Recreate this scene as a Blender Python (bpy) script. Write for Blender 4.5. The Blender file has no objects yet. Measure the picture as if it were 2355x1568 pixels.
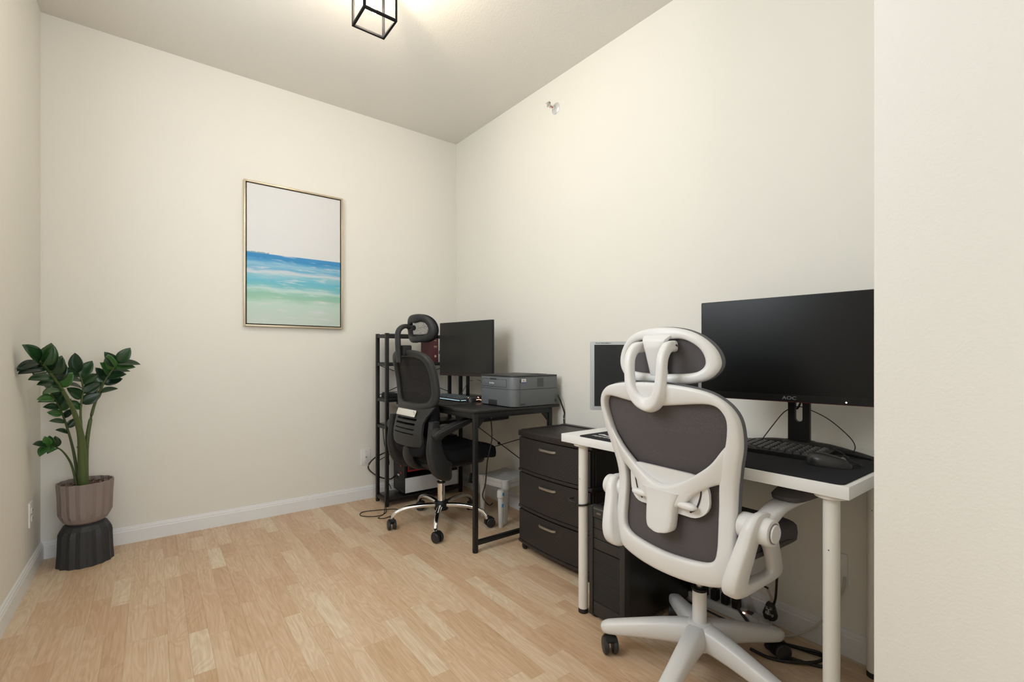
import bpy, bmesh, math, random
from mathutils import Vector, Matrix, geometry
random.seed(11)
S = bpy.context.scene
COL = S.collection
PI = math.pi

# ------------------------------------------------------------------ camera
cd = bpy.data.cameras.new('camera'); cam = bpy.data.objects.new('camera', cd); COL.objects.link(cam)
cd.sensor_fit = 'HORIZONTAL'; cd.sensor_width = 36.0
cd.lens = 36.0 * 1075.0 / 2355.0
cd.shift_y = 36.0 / 2355.0
cd.clip_start = 0.02
cam.location = (0, 0, 1.08)
YAW = math.radians(37.487)
cam.rotation_euler = (PI / 2, 0, -YAW)
S.camera = cam

# ------------------------------------------------------------------ light
S.view_settings.view_transform = 'Standard'
S.view_settings.look = 'None'
S.view_settings.gamma = 1.0
S.view_settings.use_curve_mapping = False
S.view_settings.exposure = 0.46
w = bpy.data.worlds.new('world'); S.world = w; w.use_nodes = True
w.node_tree.nodes['Background'].inputs[0].default_value = (0.80, 0.90, 1.0, 1)
w.node_tree.nodes['Background'].inputs[1].default_value = 0.6

def area(name, loc, rot, sx, sy, power, color):
    l = bpy.data.lights.new(name, 'AREA'); l.shape = 'RECTANGLE'; l.size = sx; l.size_y = sy
    l.energy = power; l.color = color
    o = bpy.data.objects.new(name, l); COL.objects.link(o); o.location = loc; o.rotation_euler = rot
    return o
DAY = 39
# daylight coming in through the big window of the space behind the camera
area('window_daylight', (0.72, -3.12, 1.40), (math.radians(90), 0, 0), 2.3, 2.1, DAY, (0.87, 0.94, 1.0))
SIDE = 31
# daylight through the window in the left wall, beside the camera and out of the frame
area('side_window_daylight', (-.62, 1.60, 2.0), (0, -PI / 2, 0), 1.1, 1.3, SIDE, (0.87, 0.94, 1.0))
LAMP = (0.775, 2.01)
LAMP_POWER = 16
LAMP_COL = (1., .87, .68)

# ------------------------------------------------------------------ materials
MATS = {}
def mat(name, col=(.8, .8, .8), rough=.5, metal=0., bump=None, spec=.5, emit=None, coat=0., sheen=0.):
    if name in MATS: return MATS[name]
    m = bpy.data.materials.new(name); m.use_nodes = True
    nt = m.node_tree; p = nt.nodes['Principled BSDF']
    p.inputs['Base Color'].default_value = (*col, 1)
    p.inputs['Roughness'].default_value = rough
    p.inputs['Metallic'].default_value = metal
    p.inputs['Specular IOR Level'].default_value = spec
    p.inputs['Coat Weight'].default_value = coat
    if emit:
        p.inputs['Emission Color'].default_value = (*emit[0], 1); p.inputs['Emission Strength'].default_value = emit[1]
    if bump:
        tc = nt.nodes.new('ShaderNodeTexCoord'); n = nt.nodes.new('ShaderNodeTexNoise'); b = nt.nodes.new('ShaderNodeBump')
        n.inputs['Scale'].default_value = bump[0]; n.inputs['Detail'].default_value = 3
        b.inputs['Strength'].default_value = bump[1]; b.inputs['Distance'].default_value = bump[2] if len(bump) > 2 else .002
        nt.links.new(tc.outputs['Object'], n.inputs['Vector']); nt.links.new(n.outputs['Fac'], b.inputs['Height'])
        nt.links.new(b.outputs['Normal'], p.inputs['Normal'])
    MATS[name] = m
    return m

def fabric_mesh(name, col, see, scale=900.):
    """woven mesh fabric: mostly opaque thread with fine holes"""
    m = bpy.data.materials.new(name); m.use_nodes = True; nt = m.node_tree
    p = nt.nodes['Principled BSDF']; p.inputs['Base Color'].default_value = (*col, 1); p.inputs['Roughness'].default_value = .85
    p.inputs['Specular IOR Level'].default_value = .2
    out = nt.nodes['Material Output']
    tr = nt.nodes.new('ShaderNodeBsdfTransparent'); mx = nt.nodes.new('ShaderNodeMixShader')
    tc = nt.nodes.new('ShaderNodeTexCoord'); ck = nt.nodes.new('ShaderNodeTexVoronoi'); ck.inputs['Scale'].default_value = scale
    gt = nt.nodes.new('ShaderNodeMath'); gt.operation = 'LESS_THAN'; gt.inputs[1].default_value = see
    nt.links.new(tc.outputs['Object'], ck.inputs['Vector']); nt.links.new(ck.outputs['Distance'], gt.inputs[0])
    nt.links.new(gt.outputs[0], mx.inputs[0]); nt.links.new(p.outputs[0], mx.inputs[1]); nt.links.new(tr.outputs[0], mx.inputs[2])
    nt.links.new(mx.outputs[0], out.inputs['Surface'])
    return m

def weave(name, c1, c2, rough=.6):
    """moulded rattan weave"""
    m = bpy.data.materials.new(name); m.use_nodes = True; nt = m.node_tree; p = nt.nodes['Principled BSDF']
    tc = nt.nodes.new('ShaderNodeTexCoord'); sp = nt.nodes.new('ShaderNodeSeparateXYZ'); mp = nt.nodes.new('ShaderNodeCombineXYZ')
    sm = nt.nodes.new('ShaderNodeMath'); sm.operation = 'ADD'
    nt.links.new(sp.outputs['X'], sm.inputs[0]); nt.links.new(sp.outputs['Y'], sm.inputs[1]); nt.links.new(sm.outputs[0], mp.inputs[0]); nt.links.new(sp.outputs['Z'], mp.inputs[1])
    br = nt.nodes.new('ShaderNodeTexBrick'); br.inputs['Scale'].default_value = 24; br.inputs['Mortar Size'].default_value = .03
    br.inputs['Color1'].default_value = (*c1, 1); br.inputs['Color2'].default_value = (*c1, 1); br.inputs['Mortar'].default_value = (*c2, 1)
    b = nt.nodes.new('ShaderNodeBump'); b.inputs['Strength'].default_value = .5; b.inputs['Distance'].default_value = .003
    nt.links.new(tc.outputs['Object'], sp.inputs[0]); nt.links.new(mp.outputs[0], br.inputs[0])
    nt.links.new(br.outputs['Color'], p.inputs['Base Color']); nt.links.new(br.outputs['Color'], b.inputs['Height'])
    nt.links.new(b.outputs[0], p.inputs['Normal']); p.inputs['Roughness'].default_value = rough
    return m

WALL = mat('wall_paint', (.85, .822, .755), .75, bump=(220, .12, .001), spec=.25)
WALL2 = mat('wall_paint_orange_peel', (.845, .825, .775), .7, bump=(160, .35, .0015), spec=.3)
CEIL = mat('ceiling_paint', (.80, .77, .715), .85, bump=(95, .35, .003), spec=.2)
TRIM = mat('trim_white', (.86, .86, .86), .4)
WHITEP = mat('white_plastic', (.83, .815, .79), .38)
WHITEL = mat('white_laminate', (.85, .84, .82), .35)
WHITEM = mat('white_powder_coat', (.84, .81, .75), .35)
BLACKP = mat('black_plastic', (.011, .011, .0115), .45, spec=.35)
BLACKG = mat('black_plastic_soft', (.021, .0215, .022), .5, spec=.4)
BLACKM = mat('black_metal', (.011, .011, .0115), .42, spec=.38)
BLACKC = mat('black_rubber_cable', (.012, .011, .010), .5)
BLACKF = mat('black_fabric', (.012, .012, .014), .9, bump=(900, .3), spec=.15)
CHROME = mat('chrome', (.82, .81, .80), .12, 1.)
STEEL = mat('brushed_steel', (.55, .54, .52), .35, 1.)
SILVER = mat('silver_plastic', (.60, .62, .64), .35, .2)
GREYF = mat('grey_fabric', (.135, .122, .124), .9, bump=(700, .3), spec=.15)
SCREEN = mat('dark_screen', (.012, .0125, .013), .17, spec=.6)
SCREEN2 = mat('matte_screen', (.030, .032, .034), .35, spec=.5)

# ------------------------------------------------------------------ helpers
def fin(o, label=None, cat=None, group=None, kind=None):
    if label: o['label'] = label
    if cat: o['category'] = cat
    if group: o['group'] = group
    if kind: o['kind'] = kind
    return o

def empty(name, loc=(0, 0, 0), rz=0., label=None, cat=None, group=None):
    o = bpy.data.objects.new(name, None); COL.objects.link(o); o.location = loc; o.rotation_euler = (0, 0, rz)
    o.empty_display_size = .05
    return fin(o, label, cat, group)

def link(name, me, m=None, parent=None, ang=35):
    if m and not me.materials: me.materials.append(m)
    if ang:
        me.polygons.foreach_set('use_smooth', [True] * len(me.polygons))
        me.set_sharp_from_angle(angle=math.radians(ang))
    o = bpy.data.objects.new(name, me); COL.objects.link(o)
    if parent: o.parent = parent
    return o

def raw(name, verts, faces, m, parent=None, ang=35, recalc=True):
    me = bpy.data.meshes.new(name); me.from_pydata([tuple(v) for v in verts], [], faces)
    if recalc:
        bm = bmesh.new(); bm.from_mesh(me); bmesh.ops.recalc_face_normals(bm, faces=bm.faces); bm.to_mesh(me); bm.free()
    return link(name, me, m, parent, ang)

def box_bm(bm, x0, x1, y0, y1, z0, z1, bev=0., seg=2):
    b = bmesh.new()
    bmesh.ops.create_cube(b, size=1)
    for v in b.verts:
        v.co = Vector((x0 if v.co.x < 0 else x1, y0 if v.co.y < 0 else y1, z0 if v.co.z < 0 else z1))
    if bev > 0:
        bmesh.ops.bevel(b, geom=b.edges[:], offset=bev, segments=seg, profile=.5, affect='EDGES')
    me = bpy.data.meshes.new('t'); b.to_mesh(me); b.free(); bm.from_mesh(me); bpy.data.meshes.remove(me)

def boxes(name, lst, m, parent=None, bev=0., seg=2, xf=None):
    bm = bmesh.new()
    for b in lst: box_bm(bm, *b, bev=bev, seg=seg)
    if xf: bmesh.ops.transform(bm, matrix=xf, verts=bm.verts)
    bmesh.ops.recalc_face_normals(bm, faces=bm.faces)
    me = bpy.data.meshes.new(name); bm.to_mesh(me); bm.free()
    return link(name, me, m, parent)

def box(name, x0, x1, y0, y1, z0, z1, m, parent=None, bev=0., seg=2, xf=None):
    return boxes(name, [(x0, x1, y0, y1, z0, z1)], m, parent, bev, seg, xf)

def cr(pts, n=6, closed=False):
    """Catmull-Rom through points of any dimension"""
    P = [Vector(p) for p in pts]; out = []; N = len(P)
    rng = range(N) if closed else range(N - 1)
    for i in rng:
        p0 = P[(i - 1) % N] if closed or i > 0 else P[0] * 2 - P[1]
        p1 = P[i]; p2 = P[(i + 1) % N]
        p3 = P[(i + 2) % N] if closed or i + 2 < N else P[-1] * 2 - P[-2]
        for k in range(n):
            t = k / n
            out.append(.5 * ((2 * p1) + (p2 - p0) * t + (2 * p0 - 5 * p1 + 4 * p2 - p3) * t * t + (3 * p1 - p0 - 3 * p2 + p3) * t ** 3))
    if not closed: out.append(P[-1].copy())
    return out

def lerp(vals, t):
    if not isinstance(vals, (list, tuple)): return vals
    x = t * (len(vals) - 1); i = min(int(x), len(vals) - 2); f = x - i
    return vals[i] * (1 - f) + vals[i + 1] * f

def sweep(name, pts, a, b=None, m=None, parent=None, n=10, closed=False, up=(0, 0, 1), smooth=0, sq=2.0, caps=True, ang=50, shapeonly=False):
    """sweep a superellipse section (half sizes a along side, b along 'up') along a path; a, b may be lists"""
    if b is None: b = a
    P = [Vector(p) for p in pts]
    if smooth: P = cr(P, smooth, closed)
    N = len(P); V = []; Fc = []
    upv = Vector(up)
    prev = None
    for i in range(N):
        if closed: T = P[(i + 1) % N] - P[i - 1]
        else: T = P[min(i + 1, N - 1)] - P[max(i - 1, 0)]
        T.normalize()
        if up is None or abs(T.dot(upv)) > .999:
            ref = prev if prev is not None else (Vector((1, 0, 0)) if abs(T.x) < .8 else Vector((0, 1, 0)))
        else: ref = upv
        side = T.cross(ref)
        if side.length < 1e-6: side = T.cross(Vector((1, 0, 0)))
        side.normalize(); u = side.cross(T).normalized(); prev = u
        t = i / max(N - 1, 1)
        ra, rb = lerp(a, t), lerp(b, t)
        for k in range(n):
            q = 2 * PI * k / n; c, s = math.cos(q), math.sin(q)
            e = 2.0 / sq
            V.append(P[i] + side * (ra * math.copysign(abs(c) ** e, c)) + u * (rb * math.copysign(abs(s) ** e, s)))
    for i in range(N if closed else N - 1):
        j = (i + 1) % N
        for k in range(n):
            k2 = (k + 1) % n
            Fc.append((i * n + k, i * n + k2, j * n + k2, j * n + k))
    if caps and not closed:
        Fc.append(tuple(range(n - 1, -1, -1))); Fc.append(tuple(range((N - 1) * n, N * n)))
    if shapeonly: return V, Fc
    return raw(name, V, Fc, m, parent, ang)

def cable(name, pts, r, m=None, parent=None, smooth=6, n=6, closed=False):
    return sweep(name, pts, r, r, m or BLACKC, parent, n=n, smooth=smooth, up=(0.11, 0.07, 1), closed=closed, ang=80)

def lathe(name, prof, m, parent=None, loc=(0, 0, 0), n=32, axis='Z', ang=35, mod=None):
    V = []; Fc = []; N = len(prof)
    for i, (r, z) in enumerate(prof):
        for k in range(n):
            q = 2 * PI * k / n
            rr = r * (mod(q, i) if mod else 1)
            p = (rr * math.cos(q), rr * math.sin(q), z)
            if axis == 'X': p = (p[2], p[0], p[1])
            if axis == 'Y': p = (p[0], p[2], p[1])
            V.append((p[0] + loc[0], p[1] + loc[1], p[2] + loc[2]))
    for i in range(N - 1):
        for k in range(n):
            k2 = (k + 1) % n
            Fc.append((i * n + k, i * n + k2, (i + 1) * n + k2, (i + 1) * n + k))
    Fc.append(tuple(range(n - 1, -1, -1))); Fc.append(tuple(range((N - 1) * n, N * n)))
    return raw(name, V, Fc, m, parent, ang)

def cyl(name, c, r, z0, z1, m, parent=None, n=24, axis='Z', bev=.0015):
    """c: the two coordinates across the axis"""
    pr = [(r - bev, z0), (r, z0 + bev), (r, z1 - bev), (r - bev, z1)]
    loc = {'Z': (c[0], c[1], 0), 'X': (0, c[0], c[1]), 'Y': (c[0], 0, c[1])}[axis]
    return lathe(name, pr, m, parent, loc, n, axis)

def band(name, A, B, thick, M, m, parent=None, closed=True, n=10, sub=5, sq=2.6, d0=0., caps=True):
    """rounded rail between outer curve A and inner curve B (2D), mapped by M(s, w, depth)"""
    A = cr(A, sub, closed) if sub else [Vector(p) for p in A]; B = cr(B, sub, closed) if sub else [Vector(p) for p in B]
    N = len(A); V = []; Fc = []; e = 2 / sq
    for i in range(N):
        c = (A[i] + B[i]) / 2; h = (A[i] - B[i]) / 2
        th = lerp(thick, i / (N - 1)) / 2; dd = lerp(d0, i / (N - 1))
        for k in range(n):
            q = 2 * PI * k / n; cc, ss = math.cos(q), math.sin(q)
            p = c + h * math.copysign(abs(cc) ** e, cc)
            V.append(M(p.x, p.y, dd + th * math.copysign(abs(ss) ** e, ss)))
    for i in range(N if closed else N - 1):
        j = (i + 1) % N
        for k in range(n):
            k2 = (k + 1) % n
            Fc.append((i * n + k, i * n + k2, j * n + k2, j * n + k))
    if not closed and caps:
        Fc.append(tuple(range(n - 1, -1, -1))); Fc.append(tuple(range((N - 1) * n, N * n)))
    return raw(name, V, Fc, m, parent, 50)

def patch(name, A, M, d, m, parent=None, rings=6, sub=4, thick=0., shape=None):
    """filled surface inside closed curve A mapped by M; optional thickness"""
    A = cr(A, sub, True) if sub else [Vector(p) for p in A]; N = len(A)
    c = sum(A, Vector((0,) * len(A[0]))) / N
    V = []; Fc = []
    def lay(dd):
        base = len(V)
        V.append(M(c.x, c.y, dd + (shape(0) if shape else 0)))
        for r in range(1, rings + 1):
            k = r / rings
            for p in A:
                q = c + (p - c) * k; V.append(M(q.x, q.y, dd + (shape(k) if shape else 0)))
        for i in range(N): Fc.append((base, base + 1 + i, base + 1 + (i + 1) % N))
        for r in range(rings - 1):
            for i in range(N):
                a0 = base + 1 + r * N; a1 = a0 + N; j = (i + 1) % N
                Fc.append((a0 + i, a1 + i, a1 + j, a0 + j))
        return base + 1 + (rings - 1) * N
    e1 = lay(d)
    if thick:
        e2 = lay(d + thick)
        for i in range(N):
            j = (i + 1) % N; Fc.append((e1 + i, e2 + i, e2 + j, e1 + j))
    return raw(name, V, Fc, m, parent, 50)

def prism(name, poly, h0, h1, m, parent=None, axis='Z', bev=0., xf=None):
    """extrude a polygon; axis Z: poly in xy; X: poly in yz; Y: poly in xz"""
    def P(p, h):
        return {'Z': (p[0], p[1], h), 'X': (h, p[0], p[1]), 'Y': (p[0], h, p[1])}[axis]
    N = len(poly)
    V = [P(p, h0) for p in poly] + [P(p, h1) for p in poly]
    Fc = [tuple(range(N - 1, -1, -1)), tuple(range(N, 2 * N))] + [(i, (i + 1) % N, N + (i + 1) % N, N + i) for i in range(N)]
    bm = bmesh.new(); vs = [bm.verts.new(v) for v in V]
    for f in Fc: bm.faces.new([vs[i] for i in f])
    bmesh.ops.recalc_face_normals(bm, faces=bm.faces)
    if bev: bmesh.ops.bevel(bm, geom=bm.edges[:], offset=bev, segments=2, profile=.5, affect='EDGES')
    if xf: bmesh.ops.transform(bm, matrix=xf, verts=bm.verts)
    me = bpy.data.meshes.new(name); bm.to_mesh(me); bm.free()
    return link(name, me, m, parent, 30)

def rrect(x0, x1, y0, y1, r, n=5):
    out = []
    for cx, cy, a0 in ((x1 - r, y1 - r, 0), (x0 + r, y1 - r, 90), (x0 + r, y0 + r, 180), (x1 - r, y0 + r, 270)):
        for k in range(n + 1):
            a = math.radians(a0 + 90 * k / n); out.append((cx + r * math.cos(a), cy + r * math.sin(a)))
    return out

def blob(name, c, h, m, parent=None, e1=.5, e2=.5, n=24, k=14, fn=None, xf=None):
    """superellipsoid, half sizes h; fn reshapes each vertex"""
    V = []; Fc = []
    f = lambda v, e: math.copysign(abs(v) ** e, v)
    for i in range(k + 1):
        ph = -PI / 2 + PI * i / k
        for j in range(n):
            th = 2 * PI * j / n
            p = Vector((h[0] * f(math.cos(ph), e1) * f(math.cos(th), e2), h[1] * f(math.cos(ph), e1) * f(math.sin(th), e2), h[2] * f(math.sin(ph), e1)))
            if fn: p = fn(p)
            V.append(p + Vector(c))
    for i in range(k):
        for j in range(n):
            j2 = (j + 1) % n
            Fc.append((i * n + j, i * n + j2, (i + 1) * n + j2, (i + 1) * n + j))
    bm = bmesh.new(); vs = [bm.verts.new(v) for v in V]
    for q in Fc: bm.faces.new([vs[i] for i in q])
    bmesh.ops.remove_doubles(bm, verts=bm.verts, dist=1e-5)
    if xf: bmesh.ops.transform(bm, matrix=xf, verts=bm.verts)
    bmesh.ops.recalc_face_normals(bm, faces=bm.faces)
    me = bpy.data.meshes.new(name); bm.to_mesh(me); bm.free()
    return link(name, me, m, parent, 60)

def text(name, body, size, m, parent, loc, rot, ext=.0004, sx=1., bold=0., align='CENTER'):
    cu = bpy.data.curves.new(name, 'FONT'); cu.body = body; cu.size = size; cu.extrude = ext; cu.align_x = align; cu.align_y = 'CENTER'
    cu.offset = bold; cu.resolution_u = 3
    o = bpy.data.objects.new(name, cu); COL.objects.link(o)
    bpy.context.view_layer.update()
    dg = bpy.context.evaluated_depsgraph_get()
    me = bpy.data.meshes.new_from_object(o.evaluated_get(dg))
    bpy.data.objects.remove(o); bpy.data.curves.remove(cu)
    me.transform(Matrix.Diagonal((sx, 1, 1, 1)))
    me.materials.clear()
    t = link(name, me, m, parent, 0); t.location = loc; t.rotation_euler = rot
    return t

def copy_part(o, parent):
    c = o.copy(); COL.objects.link(c); c.parent = parent
    for ch in list(o.children): copy_part(ch, c)
    return c

# ------------------------------------------------------------------ structure
XL, YB = -.478, 3.508
def XR(y): return 1.975 + .030 * y          # the right wall runs a little out of square
YF0, YF1, XJ = .055, .265, 1.0               # partition with the opening the camera looks through
def ZC(y): return 2.917 - .044 * (YB - y)    # ceiling height

def struct(o): o['kind'] = 'structure'; return o
struct(prism('wall_back', [(XL - .1, YB), (XR(YB) + .12, YB), (XR(YB) + .12, YB + .1), (XL - .1, YB + .1)], -.05, 3.1, WALL))
WY0, WY1, WZ0, WZ1 = .95, 2.25, 1.45, 2.55     # window opening in the left wall
struct(boxes('wall_left', [(XL - .1, XL, WY1, YB, -.05, 3.1), (XL - .1, XL, -3.2, WY0, -.05, 3.1), (XL - .1, XL, WY0, WY1, -.05, WZ0), (XL - .1, XL, WY0, WY1, WZ1, 3.1)], WALL))
struct(prism('wall_right', [(XR(YB), YB), (XR(YF0), YF0), (XR(YF0) + .1, YF0), (XR(YB) + .1, YB)], -.05, 3.1, WALL))
struct(prism('wall_hall', [(1.98, YF0), (1.98, -3.2), (2.08, -3.2), (2.08, YF0)], -.05, 3.1, WALL))
struct(prism('wall_front', [(XJ, YF1), (XJ, YF0), (XR(YF0), YF0), (XR(YF1), YF1)], 0, 2.9, WALL2, bev=.006))
V = [(x, y, ZC(y) + dz) for dz in (0, .1) for x, y in ((XL - .1, -3.3), (2.3, -3.3), (2.3, YB + .1), (XL - .1, YB + .1))]
struct(raw('ceiling', V, [(0, 1, 2, 3), (7, 6, 5, 4), (0, 4, 5, 1), (1, 5, 6, 2), (2, 6, 7, 3), (3, 7, 4, 0)], CEIL, ang=0))

# window wall of the space behind the camera
wb = struct(boxes('wall_rear', [(XL, 2.0, -3.3, -3.2, 0, .25), (XL, 2.0, -3.3, -3.2, 2.5, 3.0)], WALL))
win = struct(boxes('window_1', [(XL, 2.0, -3.25, -3.19, .25, .31), (XL, 2.0, -3.25, -3.19, 2.44, 2.5), (XL, XL + .06, -3.25, -3.19, .25, 2.5),
                                (1.90, 1.96, -3.25, -3.19, .25, 2.5), (.70, .76, -3.25, -3.19, .25, 2.5)], TRIM))
gl = bpy.data.materials.new('window_glass'); gl.use_nodes = True
nt = gl.node_tree; tr = nt.nodes.new('ShaderNodeBsdfTransparent'); gs = nt.nodes.new('ShaderNodeBsdfGlossy'); gs.inputs['Roughness'].default_value = .02
mx = nt.nodes.new('ShaderNodeMixShader'); mx.inputs[0].default_value = .08
nt.links.new(tr.outputs[0], mx.inputs[1]); nt.links.new(gs.outputs[0], mx.inputs[2]); nt.links.new(mx.outputs[0], nt.nodes['Material Output'].inputs['Surface'])
for a, b in ((XL + .06, .70), (.76, 1.90)):
    box('pane', a, b, -3.224, -3.218, .31, 2.44, gl, win)

win2 = struct(boxes('window_2', [(XL - .09, XL - .03, WY0, WY0 + .05, WZ0, WZ1), (XL - .09, XL - .03, WY1 - .05, WY1, WZ0, WZ1), (XL - .09, XL - .03, WY0, WY1, WZ0, WZ0 + .05), (XL - .09, XL - .03, WY0, WY1, WZ1 - .05, WZ1), (XL - .085, XL - .04, 1.575, 1.625, WZ0, WZ1)], TRIM))
for a, b in ((WY0 + .05, 1.575), (1.625, WY1 - .05)):
    box('pane', XL - .064, XL - .058, a, b, WZ0 + .05, WZ1 - .05, gl, win2)
box('sill', XL - .03, XL + .03, WY0 - .03, WY1 + .03, WZ0 - .025, WZ0, TRIM, win2, .003)

# baseboards: moulded profile swept along the wall foot
def baseboard(name, p0, p1, nrm):
    prof = [(0, 0), (.014, 0), (.014, .070), (.011, .076), (.011, .082), (.007, .086), (.006, .092), (.0, .095)]
    V = []; N = len(prof)
    for p in (p0, p1):
        for t, z in prof: V.append((p[0] + nrm[0] * t, p[1] + nrm[1] * t, z))
    Fc = [(i, (i + 1) % N, N + (i + 1) % N, N + i) for i in range(N)] + [tuple(range(N - 1, -1, -1)), tuple(range(N, 2 * N))]
    return struct(raw(name, V, Fc, TRIM, ang=20))
baseboard('baseboard_back', (XL, YB), (XR(YB), YB), (0, -1))
baseboard('baseboard_left', (XL, -3.2), (XL, YB), (1, 0))
baseboard('baseboard_right', (XR(YF1), YF1), (XR(YB), YB), (-1, .03))

# floor: laminate strips, each block its own piece
def wood():
    m = bpy.data.materials.new('maple_laminate'); m.use_nodes = True; nt = m.node_tree; L = nt.links; p = nt.nodes['Principled BSDF']
    tc = nt.nodes.new('ShaderNodeTexCoord'); oi = nt.nodes.new('ShaderNodeObjectInfo')
    geo = nt.nodes.new('ShaderNodeNewGeometry')
    rnd = nt.nodes.new('ShaderNodeMath'); rnd.operation = 'ADD'
    L.new(oi.outputs['Random'], rnd.inputs[0]); L.new(geo.outputs['Random Per Island'], rnd.inputs[1])
    fr = nt.nodes.new('ShaderNodeMath'); fr.operation = 'FRACT'; L.new(rnd.outputs[0], fr.inputs[0])
    mul = nt.nodes.new('ShaderNodeMath'); mul.operation = 'MULTIPLY'; mul.inputs[1].default_value = 57.; L.new(fr.outputs[0], mul.inputs[0])
    cx = nt.nodes.new('ShaderNodeCombineXYZ'); L.new(mul.outputs[0], cx.inputs[2]); L.new(mul.outputs[0], cx.inputs[1])
    add = nt.nodes.new('ShaderNodeVectorMath'); add.operation = 'ADD'; L.new(tc.outputs['Object'], add.inputs[0]); L.new(cx.outputs[0], add.inputs[1])
    mp = nt.nodes.new('ShaderNodeMapping'); mp.inputs['Scale'].default_value = (9, 1.5, 1); L.new(add.outputs[0], mp.inputs[0])
    nz = nt.nodes.new('ShaderNodeTexNoise'); nz.inputs['Scale'].default_value = 1.6; nz.inputs['Detail'].default_value = 2; nz.inputs['Distortion'].default_value = .6; L.new(mp.outputs[0], nz.inputs[0])
    # growth rings: iso-lines of the stretched noise
    rg = nt.nodes.new('ShaderNodeMath'); rg.operation = 'MULTIPLY'; rg.inputs[1].default_value = 60.; L.new(nz.outputs['Fac'], rg.inputs[0])
    sn = nt.nodes.new('ShaderNodeMath'); sn.operation = 'SINE'; L.new(rg.outputs[0], sn.inputs[0])
    fine = nt.nodes.new('ShaderNodeTexNoise'); fine.inputs['Scale'].default_value = 1.; fine.inputs['Detail'].default_value = 4
    mp2 = nt.nodes.new('ShaderNodeMapping'); mp2.inputs['Scale'].default_value = (160, 6, 1); L.new(add.outputs[0], mp2.inputs[0]); L.new(mp2.outputs[0], fine.inputs[0])
    ramp = nt.nodes.new('ShaderNodeValToRGB'); L.new(fr.outputs[0], ramp.inputs[0])
    el = ramp.color_ramp.elements
    el[0].position = 0; el[0].color = (.665, .465, .305, 1); el[1].position = 1; el[1].color = (.810, .685, .520, 1)
    for pos, c in ((.25, (.705, .510, .342, 1)), (.55, (.740, .557, .385, 1)), (.82, (.775, .604, .430, 1))):
        e = el.new(pos); e.color = c
    m1 = nt.nodes.new('ShaderNodeMix'); m1.data_type = 'RGBA'; m1.blend_type = 'MULTIPLY'
    s1 = nt.nodes.new('ShaderNodeMapRange'); s1.inputs['From Min'].default_value = -1; s1.inputs['From Max'].default_value = 1; s1.inputs['To Min'].default_value = .0; s1.inputs['To Max'].default_value = .30
    L.new(sn.outputs[0], s1.inputs[0]); L.new(s1.outputs[0], m1.inputs[0]); L.new(ramp.outputs[0], m1.inputs[6]); m1.inputs[7].default_value = (.72, .58, .42, 1)
    m2 = nt.nodes.new('ShaderNodeMix'); m2.data_type = 'RGBA'; m2.blend_type = 'MULTIPLY'; m2.inputs[7].default_value = (.74, .63, .50, 1)
    s2 = nt.nodes.new('ShaderNodeMapRange'); s2.inputs['From Min'].default_value = .4; s2.inputs['From Max'].default_value = .75; s2.inputs['To Max'].default_value = .55
    L.new(fine.outputs['Fac'], s2.inputs[0]); L.new(s2.outputs[0], m2.inputs[0]); L.new(m1.outputs[2], m2.inputs[6])
    L.new(m2.outputs[2], p.inputs['Base Color']); p.inputs['Roughness'].default_value = .38; p.inputs['Specular IOR Level'].default_value = .35
    return m
WOOD = wood()
floor = struct(prism('floor', [(XL - .1, -3.25), (2.2, -3.25), (2.2, YB + .1), (XL - .1, YB + .1)], -.06, -.0085, mat('floor_underlay', (.35, .25, .17), .9)))
SW = .064
LENS = [.22, .30, .36, .42, .50, .62]
def plank_mesh(l):
    me = bpy.data.meshes.new('plank'); g = .00012; c = .0002
    hx, hy = SW / 2 - g, l / 2 - g
    V = [(-hx, -hy, -.008), (hx, -hy, -.008), (hx, hy, -.008), (-hx, hy, -.008), (-hx, -hy, -c), (hx, -hy, -c), (hx, hy, -c), (-hx, hy, -c),
         (-hx + c, -hy + c, 0), (hx - c, -hy + c, 0), (hx - c, hy - c, 0), (-hx + c, hy - c, 0)]
    Fc = [(0, 3, 2, 1), (8, 9, 10, 11)]
    for i in range(4):
        j = (i + 1) % 4; Fc += [(i, j, 4 + j, 4 + i), (4 + i, 4 + j, 8 + j, 8 + i)]
    me.from_pydata(V, [], Fc); me.materials.append(WOOD); return me
PM = {l: plank_mesh(l) for l in LENS}
cs, sn_ = math.cos(YAW), math.sin(YAW)
def topix(x, y, z):
    t = x * sn_ + y * cs; r = x * cs - y * sn_
    if t < .05: return None
    return 1177.5 + 1075 * r / t, 820 - 1075 * (z - 1.08) / t
allp = []
for i in range(int((2.08 - XL) / SW) + 1):
    xc = XL + .010 + SW * (i + .5); y = -3.15 + random.uniform(-.3, 0)
    if xc + SW / 2 > 2.10: break
    while y < YB - .02:
        l = random.choice(LENS)
        k_ = 1.
        if y + l > YB - .12: k_ = (YB - .004 - y) / l
        l_, l = l, l * k_
        yc = y + l / 2
        c = [topix(xc + sx * SW / 2, yc + sy * l / 2, 0) for sx, sy in ((-1, -1), (1, -1), (1, 1), (-1, 1))]
        area_px = 0
        if all(c) and any(-10 < q[0] < 2020 and q[1] < 1575 for q in c):
            area_px = abs(sum(c[k][0] * c[(k + 1) % 4][1] - c[(k + 1) % 4][0] * c[k][1] for k in range(4))) / 2
        allp.append((area_px, xc, yc, l_, k_)); y += l
allp.sort(reverse=True)
for a, xc, yc, l, k_ in allp[:290]:
    o = bpy.data.objects.new('plank', PM[l]); COL.objects.link(o); o.parent = floor; o.location = (xc, yc, 0); o.scale = (1, k_, 1)
bm = bmesh.new()
for a, xc, yc, l, k_ in allp[290:]:
    me = PM[l].copy(); me.transform(Matrix.Translation((xc, yc, 0)) @ Matrix.Diagonal((1, k_, 1, 1))); bm.from_mesh(me); bpy.data.meshes.remove(me)
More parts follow.
